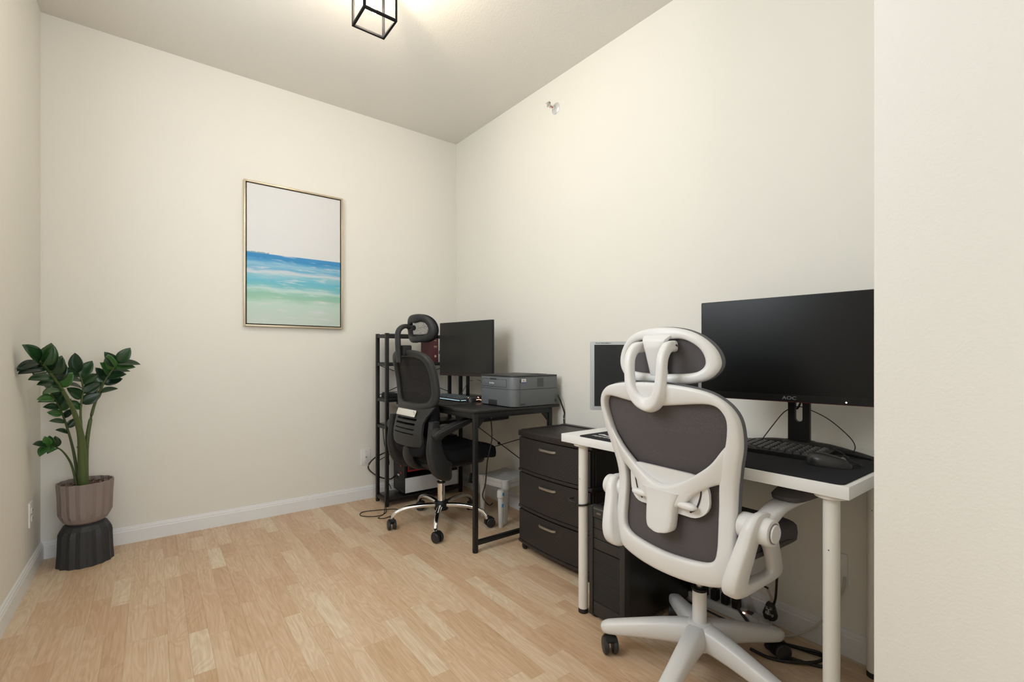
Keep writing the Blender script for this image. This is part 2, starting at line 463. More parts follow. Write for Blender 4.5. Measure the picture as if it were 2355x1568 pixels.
me = bpy.data.meshes.new('plank_field'); bm.to_mesh(me); bm.free(); me.materials.append(WOOD)
o = bpy.data.objects.new('plank_field', me); COL.objects.link(o); o.parent = floor; o['kind'] = 'stuff'
# exposed strip ends at the back wall sit under the baseboard

# ------------------------------------------------------------------ ceiling cage lamp
def cage_lamp():
    zc = ZC(LAMP[1]); zb = 2.55
    BLACKM = mat('lamp_matte_black', (.010, .010, .011), .75, spec=.12)
    t = empty('cage_ceiling_light', (LAMP[0], LAMP[1], zb), 0, 'black metal cage ceiling light with a clear tubular bulb', 'ceiling light')
    lathe('canopy', [(.055, zc - zb - .028), (.062, zc - zb - .02), (.062, zc - zb)], BLACKM, t, n=28)
    cyl('stem', (0, 0), .012, .235, zc - zb - .02, BLACKM, t)
    h, b = .070, .0050
    top = .225
    for sx in (-1, 1):
        for sy in (-1, 1):
            box('cage_post', sx * h - b, sx * h + b, sy * h - b, sy * h + b, 0, top, BLACKM, t, .0008)
    for z, nm in ((b, 'cage_bottom_rail'), (top - b, 'cage_top_rail')):
        for s in (-1, 1):
            box(nm, -h + b, h - b, s * h - b, s * h + b, z - b, z + b, BLACKM, t, .0008)
            box(nm, s * h - b, s * h + b, -h + b, h - b, z - b, z + b, BLACKM, t, .0008)
    box('added_light_shield', -h, h, -h, h, top, top + .006, BLACKM, t, .001)  # added plate above the frame edge, blocks bulb light going up to the ceiling
    boxes('cage_cross_bar', [(-h, h, -b, b, top - 2 * b, top), (-b, b, -h, h, top - 2 * b, top)], BLACKM, t)
    cyl('socket', (0, 0), .018, .165, top, BLACKM, t)
    g = bpy.data.materials.new('clear_bulb_glass'); g.use_nodes = True; nt = g.node_tree
    tr = nt.nodes.new('ShaderNodeBsdfTransparent'); gs = nt.nodes.new('ShaderNodeBsdfGlossy'); gs.inputs['Roughness'].default_value = .03
    lw = nt.nodes.new('ShaderNodeLayerWeight'); lw.inputs['Blend'].default_value = .25; mx = nt.nodes.new('ShaderNodeMixShader')
    nt.links.new(lw.outputs['Facing'], mx.inputs[0]); nt.links.new(tr.outputs[0], mx.inputs[1]); nt.links.new(gs.outputs[0], mx.inputs[2])
    nt.links.new(mx.outputs[0], nt.nodes['Material Output'].inputs['Surface'])
    bulb = lathe('bulb', [(.004, .048), (.010, .0495), (.015, .054), (.0165, .062), (.0165, .145), (.014, .158), (.012, .168)], g, t, n=24, ang=80)
    em = mat('lit_filament', (1, 1, 1), .5, emit=((1., .93, .80), 10.))
    for k in range(4):
        a = PI / 4 + k * PI / 2
        sweep('filament', [(.007 * math.cos(a), .007 * math.sin(a), .058), (.007 * math.cos(a), .007 * math.sin(a), .140)], .0016, None, em, bulb, n=6)
    l = bpy.data.lights.new('bulb_light', 'POINT'); l.energy = LAMP_POWER; l.color = LAMP_COL; l.shadow_soft_size = .02
    o = bpy.data.objects.new('bulb_light', l); COL.objects.link(o); o.parent = t; o.location = (0, 0, .10)
cage_lamp()

# ------------------------------------------------------------------ painting
def painting_mat():
    m = bpy.data.materials.new('seascape_canvas'); m.use_nodes = True; nt = m.node_tree; L = nt.links; p = nt.nodes['Principled BSDF']
    tc = nt.nodes.new('ShaderNodeTexCoord'); sp = nt.nodes.new('ShaderNodeSeparateXYZ'); L.new(tc.outputs['Generated'], sp.inputs[0])
    mp = nt.nodes.new('ShaderNodeMapping'); mp.inputs['Scale'].default_value = (2.2, 1, 26); L.new(tc.outputs['Generated'], mp.inputs[0])
    nz = nt.nodes.new('ShaderNodeTexNoise'); nz.inputs['Scale'].default_value = 1.0; nz.inputs['Detail'].default_value = 6; nz.inputs['Roughness'].default_value = .6; L.new(mp.outputs[0], nz.inputs[0])
    wob = nt.nodes.new('ShaderNodeMath'); wob.operation = 'MULTIPLY_ADD'; wob.inputs[1].default_value = .10; wob.inputs[2].default_value = -.05; L.new(nz.outputs['Fac'], wob.inputs[0])
    ad = nt.nodes.new('ShaderNodeMath'); ad.operation = 'ADD'; L.new(sp.outputs['Z'], ad.inputs[0]); L.new(wob.outputs[0], ad.inputs[1])
    rp = nt.nodes.new('ShaderNodeValToRGB'); L.new(ad.outputs[0], rp.inputs[0]); el = rp.color_ramp.elements
    stops = [(0, (.63, .72, .66)), (.08, (.60, .72, .65)), (.15, (.58, .74, .66)), (.195, (.36, .62, .47)), (.225, (.33, .60, .50)), (.25, (.58, .74, .70)), (.275, (.22, .55, .60)),
             (.32, (.17, .52, .66)), (.355, (.30, .58, .68)), (.38, (.66, .70, .74)), (.405, (.16, .45, .66)), (.43, (.32, .56, .70)), (.455, (.12, .38, .64)), (.485, (.065, .28, .56)), (.55, (.09, .34, .62))]
    el[0].position, el[0].color = stops[0][0], (*stops[0][1], 1); el[1].position, el[1].color = stops[-1][0], (*stops[-1][1], 1)
    for ps, c in stops[1:-1]:
        e = el.new(ps); e.color = (*c, 1)
    # broken white foam strokes
    mp2 = nt.nodes.new('ShaderNodeMapping'); mp2.inputs['Scale'].default_value = (3.2, 1, 38); mp2.inputs['Location'].default_value = (3.1, 0, 1.7); L.new(tc.outputs['Generated'], mp2.inputs[0])
    n2 = nt.nodes.new('ShaderNodeTexNoise'); n2.inputs['Detail'].default_value = 8; n2.inputs['Scale'].default_value = 1.; L.new(mp2.outputs[0], n2.inputs[0])
    th = nt.nodes.new('ShaderNodeMapRange'); th.inputs['From Min'].default_value = .56; th.inputs['From Max'].default_value = .68; th.inputs['To Max'].default_value = .8; L.new(n2.outputs['Fac'], th.inputs[0])
    m1 = nt.nodes.new('ShaderNodeMix'); m1.data_type = 'RGBA'; L.new(th.outputs[0], m1.inputs[0]); L.new(rp.outputs[0], m1.inputs[6]); m1.inputs[7].default_value = (.74, .76, .78, 1)
    sky = nt.nodes.new('ShaderNodeMath'); sky.operation = 'GREATER_THAN'; sky.inputs[1].default_value = .508; L.new(sp.outputs['Z'], sky.inputs[0])
    m2 = nt.nodes.new('ShaderNodeMix'); m2.data_type = 'RGBA'; L.new(sky.outputs[0], m2.inputs[0]); L.new(m1.outputs[2], m2.inputs[6]); m2.inputs[7].default_value = (.76, .755, .755, 1)
    # small headland on the horizon at the left
    hx = nt.nodes.new('ShaderNodeMath'); hx.operation = 'LESS_THAN'; hx.inputs[1].default_value = .22; L.new(sp.outputs['X'], hx.inputs[0])
    n3 = nt.nodes.new('ShaderNodeTexNoise'); n3.inputs['Scale'].default_value = 45; L.new(tc.outputs['Generated'], n3.inputs[0])
    hz = nt.nodes.new('ShaderNodeMapRange'); hz.inputs['From Min'].default_value = .508; hz.inputs['From Max'].default_value = .524; hz.inputs['To Min'].default_value = 1; hz.inputs['To Max'].default_value = .25; L.new(sp.outputs['Z'], hz.inputs[0])
    ml = nt.nodes.new('ShaderNodeMath'); ml.operation = 'MULTIPLY'; L.new(hz.outputs[0], ml.inputs[0]); L.new(n3.outputs['Fac'], ml.inputs[1])
    g2 = nt.nodes.new('ShaderNodeMath'); g2.operation = 'GREATER_THAN'; g2.inputs[1].default_value = .30; L.new(ml.outputs[0], g2.inputs[0])
    a1 = nt.nodes.new('ShaderNodeMath'); a1.operation = 'MULTIPLY'; L.new(g2.outputs[0], a1.inputs[0]); L.new(hx.outputs[0], a1.inputs[1])
    a2 = nt.nodes.new('ShaderNodeMath'); a2.operation = 'MULTIPLY'; L.new(a1.outputs[0], a2.inputs[0]); L.new(sky.outputs[0], a2.inputs[1])
    m3 = nt.nodes.new('ShaderNodeMix'); m3.data_type = 'RGBA'; L.new(a2.outputs[0], m3.inputs[0]); L.new(m2.outputs[2], m3.inputs[6]); m3.inputs[7].default_value = (.30, .42, .45, 1)
    L.new(m3.outputs[2], p.inputs['Base Color']); p.inputs['Roughness'].default_value = .8; p.inputs['Specular IOR Level'].default_value = .2
    return m
def painting():
    x0, x1, z0, z1, d = .466, 1.102, 1.281, 2.239, .034
    t = empty('framed_painting', (x0, YB, z0), 0, 'framed abstract seascape painting with a thin champagne gold frame', 'painting')
    W, H = x1 - x0, z1 - z0; f = .011
    gold = mat('champagne_gold', (.62, .53, .39), .35, .6)
    box('frame_rail', 0, f, -d, 0, 0, H, gold, t, .001); box('frame_rail', W - f, W, -d, 0, 0, H, gold, t, .001)
    box('frame_rail', f, W - f, -d, 0, 0, f, gold, t, .001); box('frame_rail', f, W - f, -d, 0, H - f, H, gold, t, .001)
    box('backing', f, W - f, -.008, -.001, f, H - f, mat('dark_liner', (.03, .022, .017), .8), t)
    g = .007
    box('canvas', f + g, W - f - g, -d + .006, -.008, f + g, H - f - g, painting_mat(), t, .0015)
painting()

# ------------------------------------------------------------------ potted plant in the corner
def flute(n, depth):
    return lambda q, i: 1 - depth * abs(math.sin(q * n / 2))
def plant():
    px, py = -.285, 3.335
    def pot(name, m, parent, flip):
        # faceted tumbler: 16 flutes, chamfered into a narrow foot
        prof = [(.074, 0), (.088, .010), (.100, .032), (.110, .085), (.1125, .14), (.117, .212)]
        if flip: pr = [(r, .212 - z) for r, z in reversed(prof)]
        else: pr = prof + [(.112, .212), (.110, .185), (.0, .183)]
        n = 64; V = []; Fc = []
        for i, (r, z) in enumerate(pr):
            for k in range(n):
                q = 2 * PI * k / n; fl = abs(((q * 16 / (2 * PI)) % 1) - .5) * 2
                dp = .060 if r > .105 else (.04 if r > .095 else .02)
                rr = r * (1 - dp * fl)
                zz = z
                if abs(r - .110) < .0001 and (.04 < z < .18): zz = z + (.030 if not flip else -.030) * (1 - fl) * -1
                V.append((rr * math.cos(q), rr * math.sin(q), zz))
        for i in range(len(pr) - 1):
            for k in range(n):
                k2 = (k + 1) % n; Fc.append((i * n + k, i * n + k2, (i + 1) * n + k2, (i + 1) * n + k))
        Fc.append(tuple(range(n - 1, -1, -1))); Fc.append(tuple(range((len(pr) - 1) * n, len(pr) * n)))
        return raw(name, V, Fc, m, parent, 12)
    st = pot('planter_stand', mat('charcoal_matte', (.030, .031, .034), .55), None, True)
    st.location = (px, py, 0); st.rotation_euler = (0, 0, .1)
    fin(st, 'charcoal faceted pot turned upside down as a plant stand', 'plant stand')
    t = empty('potted_plant', (px, py, .2125), .1, 'tall green leafy houseplant in a taupe fluted pot in the corner', 'potted plant')
    pot('pot', mat('taupe_matte', (.270, .215, .195), .6), t, False)
    # bark and pebble topping
    mm = bpy.data.materials.new('bark_pebbles'); mm.use_nodes = True; nt = mm.node_tree
    vo = nt.nodes.new('ShaderNodeTexVoronoi'); vo.inputs['Scale'].default_value = 110; tc = nt.nodes.new('ShaderNodeTexCoord'); rp = nt.nodes.new('ShaderNodeValToRGB')
    nt.links.new(tc.outputs['Object'], vo.inputs[0]); nt.links.new(vo.outputs['Color'], rp.inputs[0]); nt.links.new(rp.outputs[0], nt.nodes['Principled BSDF'].inputs['Base Color'])
    e = rp.color_ramp.elements; e[0].color = (.05, .025, .02, 1); e[1].color = (.55, .50, .42, 1); q = e.new(.5); q.color = (.22, .12, .09, 1); q = e.new(.75); q.color = (.34, .22, .16, 1); rp.color_ramp.interpolation = 'CONSTANT'
    V = []; Fc = []; rnd = random.Random(5)
    for k in range(420):
        a = rnd.uniform(0, 2 * PI); r = .103 * math.sqrt(rnd.random()); s = rnd.uniform(.003, .0065)
        c = Vector((r * math.cos(a), r * math.sin(a), .190 + rnd.uniform(0, .008))); b = len(V)
        R = Matrix.Rotation(rnd.uniform(0, 6), 3, 'Z') @ Matrix.Rotation(rnd.uniform(-.6, .6), 3, 'X')
        for d in ((1, 0, 0), (0, 1, 0), (-1, 0, 0), (0, -1, 0), (0, 0, .7), (0, 0, -.7)):
            V.append(c + R @ (Vector(d) * s))
        for i in range(4):
            j = (i + 1) % 4; Fc += [(b + i, b + j, b + 4), (b + j, b + i, b + 5)]
    so = raw('soil_topping', V, Fc, mm, t, 0, False); so['kind'] = 'stuff'
    stemm = mat('plant_stem', (.085, .120, .035), .5); stemd = mat('plant_stem_pale', (.060, .085, .022), .5)
    # leaves
    lm = bpy.data.materials.new('glossy_leaf'); lm.use_nodes = True; nt = lm.node_tree; pb = nt.nodes['Principled BSDF']
    oi = nt.nodes.new('ShaderNodeObjectInfo'); rp = nt.nodes.new('ShaderNodeValToRGB'); nt.links.new(oi.outputs['Random'], rp.inputs[0]); nt.links.new(rp.outputs[0], pb.inputs['Base Color'])
    e = rp.color_ramp.elements; e[0].color = (.008, .026, .012, 1); e[1].color = (.045, .150, .026, 1); q = e.new(.6); q.color = (.016, .056, .016, 1)
    pb.inputs['Roughness'].default_value = .28
    def leaf_mesh():
        V = []; Fc = []; n = 8
        for i in range(n + 1):
            u = i / n; wd = .31 * math.sin(PI * u ** .85) ** .72 if 0 < u < 1 else 0.004
            zz = -.16 * u * u
            for j, s in enumerate((-1, -.5, 0, .5, 1)):
                V.append((u, s * wd, zz + .35 * wd * abs(s) ** 1.4))
        for i in range(n):
            for j in range(4): Fc.append((i * 5 + j, (i + 1) * 5 + j, (i + 1) * 5 + j + 1, i * 5 + j + 1))
        me = bpy.data.meshes.new('leaf'); me.from_pydata(V, [], Fc); me.materials.append(lm)
        me.polygons.foreach_set('use_smooth', [True] * len(me.polygons))
        bm = bmesh.new(); bm.from_mesh(me); bmesh.ops.solidify(bm, geom=bm.faces[:], thickness=.012); bm.to_mesh(me); bm.free()
        return me
    LM = leaf_mesh()
    cr_, f_ = math.cos(YAW), math.sin(YAW)
    Rw = Vector((math.cos(YAW), -math.sin(YAW), 0)); Fw = Vector((math.sin(YAW), math.cos(YAW), 0))
    def P(x, d, z):   # across the room corner: x to the right, d into the corner, world height z
        v = Vector((x, d, z - .2125)); return Matrix.Rotation(-.1, 3, 'Z') @ v
    def leaf(p, dirv, L, roll, parent):
        o = bpy.data.objects.new('leaf', LM); COL.objects.link(o); o.parent = parent
        d = dirv.normalized(); nz = (Vector((rnd.uniform(-.35, .35), -.75, .62))).normalized()
        side = nz.cross(d)
        if side.length < .05: side = Vector((1, 0, 0))
        side.normalize(); up = d.cross(side)
        M3 = Matrix((d, side, up)).transposed() @ Matrix.Rotation(roll, 3, 'X')
        o.matrix_local = Matrix.Translation(p) @ M3.to_4x4() @ Matrix.Scale(L, 4)
    rnd = random.Random(3)
    def frond(pts, r0, r1, n, L0, L1, start, tipup, m=stemm, droop=.15):
        P3 = cr([P(*q) for q in pts], 6)
        s = sweep('stem', P3, [r0, r1 * 1.5, r1], None, m, t, n=8, up=(.1, .2, 1))
        for k in range(n):
            u = start + (1 - start) * k / (n - 1) if n > 1 else 1
            x = u * (len(P3) - 1); i = min(int(x), len(P3) - 2); p = P3[i].lerp(P3[i + 1], x - i); T = (P3[i + 1] - P3[i]).normalized()
            nn = T.cross(Vector((0.25, -1, .1))).normalized()
            sd = 1 if k % 2 else -1
            if k == n - 1: dv = T + Vector((0, 0, droop)); 
            else: dv = T * rnd.uniform(.55, .9) + nn * sd * rnd.uniform(.7, 1.0) + Vector((0, rnd.uniform(-.7, .15), tipup))
            leaf(p, dv, (L0 + (L1 - L0) * u) * rnd.uniform(.9, 1.1), rnd.uniform(-.5, .5), s)
    # main thick stem to the upper left, broad leaves bunched at its end
    frond([(-.005, -.03, .40), (-.008, -.05, .55), (-.012, -.085, .68), (-.030, -.14, .80), (-.058, -.21, .90), (-.085, -.275, .975), (-.108, -.33, 1.03), (-.122, -.37, 1.06)], .025, .0055, 14, .070, .105, .60, .05)
    # right stem
    frond([(.0, -.01, .40), (.005, -.01, .62), (.030, -.01, .80), (.070, -.02, .93), (.105, -.03, 1.0), (.135, -.045, 1.045)], .013, .0038, 13, .055, .100, .48, .05)
    # thin left stem
    frond([(-.025, -.01, .40), (-.045, -.01, .58), (-.075, -.02, .74), (-.098, -.07, .84), (-.118, -.115, .90)], .008, .003, 13, .055, .070, .40, .0, stemd)
    # low left shoot
    frond([(-.03, -.035, .40), (-.05, -.04, .52), (-.080, -.07, .60), (-.112, -.10, .635), (-.132, -.13, .645)], .006, .0025, 8, .055, .065, .60, .1, stemd)
    # short shoot in the middle
    frond([(-.01, -.03, .45), (-.012, -.04, .66), (-.015, -.05, .80), (-.005, -.06, .92), (-.02, -.075, 1.0)], .008, .0035, 10, .06, .105, .52, .05)
    cable('plant_tie', [P(.018 * math.cos(a) - .012, -.02 + .03 * math.sin(a), .655 + .006 * math.sin(2 * a)) for a in [k * PI / 5 for k in range(10)]], .0014, None, t, closed=True)
    cable('plant_tie', [P(.020 * math.cos(a) - .012, -.02 + .032 * math.sin(a), .605 + .006 * math.cos(2 * a)) for a in [k * PI / 5 for k in range(10)]], .0014, None, t, closed=True)
plant()

# ------------------------------------------------------------------ wall plates, sprinkler
def plate_back():
    t = empty('wall_jack_plate', (1.283, YB, .317), 0, 'white wall plate with a round metal jack beside the black shelf', 'wall plate')
    prism('plate', rrect(-.036, .036, -.060, .060, .004, 3), -.006, 0, WHITEP, t, 'Y', .001)
    box('insert', -.017, .017, -.0085, -.006, -.034, .034, WHITEP, t, .001)
    cyl('jack', (0, 0), .006, -.017, -.008, STEEL, t, 16, 'Y')
    for z in (-.045, .045): cyl('screw', (0, z), .0028, -.0075, -.006, STEEL, t, 10, 'Y', .0005)
plate_back()
def outlet(name, loc, rz, label):
    t = empty(name, loc, rz, label, 'outlet')
    prism('plate', rrect(-.036, .036, -.060, .060, .004, 3), -.006, 0, WHITEP, t, 'Y', .001)
    dk = mat('outlet_slot', (.02, .02, .02), .6)
    for z in (-.020, .020):
        b = box('receptacle', -.016, .016, -.0095, -.006, z - .014, z + .014, WHITEP, t, .002)
        boxes('slot', [(-.007, -.005, -.0099, -.009, z - .004, z + .005), (.005, .007, -.0099, -.009, z - .004, z + .005)], dk, b)
    cyl('screw', (0, 0), .0028, -.0075, -.006, STEEL, t, 10, 'Y', .0005)
outlet('wall_outlet', (XL, 3.235, .312), PI / 2, 'white duplex outlet on the left wall beside the plant')
outlet('wall_outlet', (XR(.64), .638, .303), -PI / 2 + .03, 'wall outlet in the shade under the white desk')
def sprinkler():
    y = 2.20; x = XR(y)
    t = empty('fire_sprinkler', (x, y, 2.665), -PI / 2, 'small chrome fire sprinkler head high on the right wall', 'sprinkler')
    lathe('escutcheon', [(.036, 0), (.036, .003), (.030, .008), (.018, .011), (.016, .011)], mat('sprinkler_white', (.72, .73, .72), .3, .3), t, axis='Y', n=28).scale = (1, -1, 1)
    cyl('body', (0, 0), .009, -.030, -.006, CHROME, t, 16, 'Y')
    sweep('frame_arm', [(-.008, -.025, 0), (-.013, -.038, 0), (-.010, -.052, 0), (0, -.058, 0)], .002, .0035, CHROME, t, n=6, smooth=4)
    sweep('frame_arm', [(.008, -.025, 0), (.013, -.038, 0), (.010, -.052, 0), (0, -.058, 0)], .002, .0035, CHROME, t, n=6, smooth=4)
    cyl('glass_bulb', (0, 0), .0028, -.055, -.028, mat('red_liquid', (.55, .06, .03), .2), t, 10, 'Y')
    boxes('deflector', [(-.017, .017, -.062, -.059, -.006, .016), (-.017, .017, -.075, -.059, .014, .017)], CHROME, t, .001)
sprinkler()

def world_cord(t, pts, r, m=None):
    o = cable('cord', pts, r, m, t); bpy.context.view_layer.update(); o.matrix_parent_inverse = t.matrix_world.inverted(); return o

# ------------------------------------------------------------------ black desk with shelf tower
def world_parts(t):
    inv = Matrix.Translation(-Vector(t.location))
    for c in t.children: c.matrix_parent_inverse = inv
def yzbox(M):
    return M
BW = mat('black_wood_board', (.014, .0135, .013), .30, bump=(40, .06, .001), coat=.1)
def rod(name, a, b, r, m, parent, n=8):
    return sweep(name, [a, b], r, None, m, parent, n=n, up=(.3, .2, 1))
DT = .782
def black_desk():
    t = empty('shelf_desk', (1.67, 2.78, 0), 0, 'black steel computer desk with an open shelf tower at its far end', 'desk')
    b = .012
    TX, TY = (1.332, 1.948), (3.215, 3.390)
    for x in TX:
        for y in TY:
            p = box('tower_post', x - b, x + b, y - b, y + b, .012, 1.25, BLACKM, t, .0015)
            cyl('foot', (x, y), .014, 0, .02, BLACKP, p, 16)
    for z in (.050, .575, DT - .012, 1.030, 1.238):
        box('shelf_board', TX[0] + b, TX[1] - b, TY[0] - b + .003, TY[1] + b - .003, z - .006, z + .008, BW, t, .001)
        for y in TY: box('shelf_rail', TX[0] + b, TX[1] - b, y - .009, y + .009, z - .018, z - .004, BLACKM, t)
        for x in TX: box('shelf_rail', x - .009, x + .009, TY[0] + b, TY[1] - b, z - .018, z + .004, BLACKM, t)
    yb = TY[1]
    for z0, z1 in ((1.02, .79), (.565, .30)):
        rod('cross_brace', (TX[0], yb, z0), (TX[1], yb, z1), .0028, BLACKM, t); rod('cross_brace', (TX[0], yb - .006, z1), (TX[1], yb - .006, z0), .0028, BLACKM, t)
    # desk
    PXf, PXr, PY = 1.408, 1.957, 2.168
    box('desktop', 1.388, 2.025, 2.150, 3.200, DT - .016, DT, BW, t, .0015)
    for x in (PXf, PXr):
        p = box('desk_post', x - b, x + b, PY - b, PY + b, .012, DT - .016, BLACKM, t, .0015)
        cyl('foot', (x, PY), .016, 0, .022, BLACKP, p, 16)
        box('side_rail', x - .011, x + .011, PY + b, 3.203, DT - .046, DT - .016, BLACKM, t, .001)
    box('end_rail', PXf + b, PXr - b, PY - .011, PY + .011, DT - .046, DT - .016, BLACKM, t, .001)
    box('foot_rail', PXf + b, PXr - b, PY - .011, PY + .011, .040, .064, BLACKM, t, .001)
    for x in (PXf + b, PXr - b):
        s = 1 if x < 1.7 else -1
        prism('gusset', [(x, DT - .046), (x + s * .055, DT - .046), (x, DT - .105)], PY - .004, PY + .004, BLACKM, t, 'Y')
    rod('cross_brace', (PXr, 3.2, .615), (PXr, PY, .305), .003, BLACKM, t); rod('cross_brace', (PXr - .006, 3.2, .285), (PXr - .006, PY, .622), .003, BLACKM, t)
    cyl('brace_joint', (2.70, .464), .010, PXr - .010, PXr + .002, BLACKM, t, 12, 'X')
    for x, y in ((1.44, 2.24), (1.52, 2.175)): lathe('screw', [(.004, DT - .050), (.005, DT - .047)], CHROME, t, (x, y, 0), 8)
    world_parts(t)
black_desk()

def printer():
    t = empty('laser_printer', (1.645, 2.315, DT + .001), 0, 'grey laser printer standing on the end of the black desk', 'printer')
    G = mat('printer_grey', (.150, .160, .170), .45); D = mat('printer_dark', (.035, .036, .037), .45); gap = mat('printer_gap', (.02, .02, .02), .7)
    W, Dp, H = .180, .345, .183
    def front(x0, n=6):   # plan outline, rounded front corners; x = 0 front, x = Dp back
        r = .045; out = []
        for k in range(n + 1):
            a = PI + PI / 2 * k / n; out.append((r + r * math.cos(a), -W + r + r * math.sin(a)))
        out += [(Dp, -W), (Dp, W)]
        for k in range(n + 1):
            a = PI / 2 + PI / 2 * k / n; out.append((r + r * math.cos(a), W - r + r * math.sin(a)))
        return out
    prism('body', front(0), .004, H - .006, G, t, 'Z', .002)
    prism('top_cover', [(x - .002, y * 1.008) for x, y in front(0)], H - .006, H + .004, D, t, 'Z', .002)
    # paper tray seam, front flap
    seam = [(x - .0006, y * 1.0025) for x, y in front(0)]
    prism('tray_seam', seam, .103, .1055, gap, t)
    box('front_flap', -.0012, .004, -.115, .140, .116, .160, G, t, .001)
    for y0, y1, z0, z1 in ((-.117, .142, .1145, .116), (-.117, .142, .160, .1615), (-.117, -.115, .115, .161), (.140, .142, .115, .161)):
        box('flap_seam', -.0008, .003, y0, y1, z0, z1, gap, t)
    box('flap_catch', -.002, .004, -.015, .050, .158, .167, D, t, .001)
    box('tray_grip', -.0015, .004, -.022, .068, .004, .036, D, t, .0012)
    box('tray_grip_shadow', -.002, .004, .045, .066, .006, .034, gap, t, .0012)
    text('brand_lettering', 'brother', .0165, mat('print_pale', (.62, .64, .66), .5), t, (-.0022, .030, .137), (PI / 2, 0, -PI / 2), bold=.0004)
    box('side_seam', .050, .0512, -W - .0006, -W + .003, .006, H - .008, gap, t)
    v = box('side_vent', .185, .232, -W - .0008, -W + .003, .116, .168, D, t)
    for k in range(11):
        box('vent_slat', .184, .233, -W - .003, -W, .1165 + k * .0047, .1190 + k * .0047, G, v)
    for k in range(4):
        for j in range(2): box('lower_vent', .056 + k * .009, .062 + k * .009, -W - .0006, -W + .002, .012 + j * .006, .0155 + j * .006, gap, t)
    boxes('rear_vent', [(.325, .340, -W - .0006, -W + .002, .020 + k * .005, .022 + k * .005) for k in range(4)], gap, t)
    box('side_catch', .051, .057, -W - .001, -W + .002, .143, .162, gap, t, .001)
    st = box('sticker', .062, .096, -W - .0012, -W, .142, .166, mat('sticker_white', (.75, .76, .78), .4), t)
    box('sticker_band', .062, .096, -W - .0016, -W - .0008, .142, .1475, mat('sticker_blue', (.06, .09, .35), .4), st)
    rd = mat('sticker_red', (.55, .04, .04), .4)
    boxes('sticker_flag', [(.073, .0755, -W - .0016, -W - .0008, .1505, .161), (.0825, .085, -W - .0016, -W - .0008, .1505, .161), (.0775, .0805, -W - .0016, -W - .0008, .153, .159)], rd, st)
    prism('output_hump', [(.12, H + .003), (.24, H + .010), (.32, H + .006), (.335, H + .003)], -.11, .12, D, t, 'Y', .001)
    for x in (.04, .30):
        for y in (-.14, .14): cyl('foot', (x, y), .012, 0, .005, BLACKP, t, 12)
printer()

def monitor(name, a, b, z0, z1, th, label, bez, chin, m_scr=SCREEN, body=None):
    """flat panel between plan points a (left as seen) and b (right); faces the room"""
    A, B_ = Vector((*a, 0)), Vector((*b, 0)); u = (B_ - A); W = u.length; u.normalize()
    ang = math.atan2(u.y, u.x)
    t = empty(name, (A.x, A.y, z0), ang, label, 'monitor')   # local x along the screen, -y towards the viewer
    H = z1 - z0; body = body or BLACKP
    prism('housing', rrect(0, W, 0, H, .004, 3), 0.0, th, body, t, 'Y', .001)
    prism('back_bulge', rrect(W * .18, W * .82, H * .18, H * .82, .03, 5), th, th + .022, body, t, 'Y', .004)
    box('screen', bez, W - bez, -.0012, .003, chin, H - bez, m_scr, t)
    return t, W, H
mB, WB, HB = monitor('desktop_monitor', (1.72, 3.14), (1.83, 2.60), .940, 1.333, .014, 'black monitor on the black desk beside the printer', .004, .022, mat('screen_left', (.020, .0195, .018), .26, spec=.40))
lg = box('chin_logo', WB * .5 - .008, WB * .5 + .008, -.0012, .001, .006, .014, mat('logo_dim', (.20, .20, .20), .4), mB)
box('chin', .001, WB - .001, -.0015, .003, .001, .020, mat('chin_red_black', (.035, .020, .020), .4), mB)
box('stand_column', WB * .5 - .012 - .02, WB * .5 + .012 - .02, .040, .055, DT - .940 + .008, .20, BLACKP, mB, .002)
boxes('stand_mount', [(WB * .5 - .035, WB * .5 + .01, .014, .050, .13, .21)], BLACKP, mB, .003)
prism('stand_base', rrect(WB * .5 - .13, WB * .5 + .09, -.06, .10, .02, 4), DT - .940 + .001, DT - .940 + .012, BLACKP, mB, 'Z', .003)

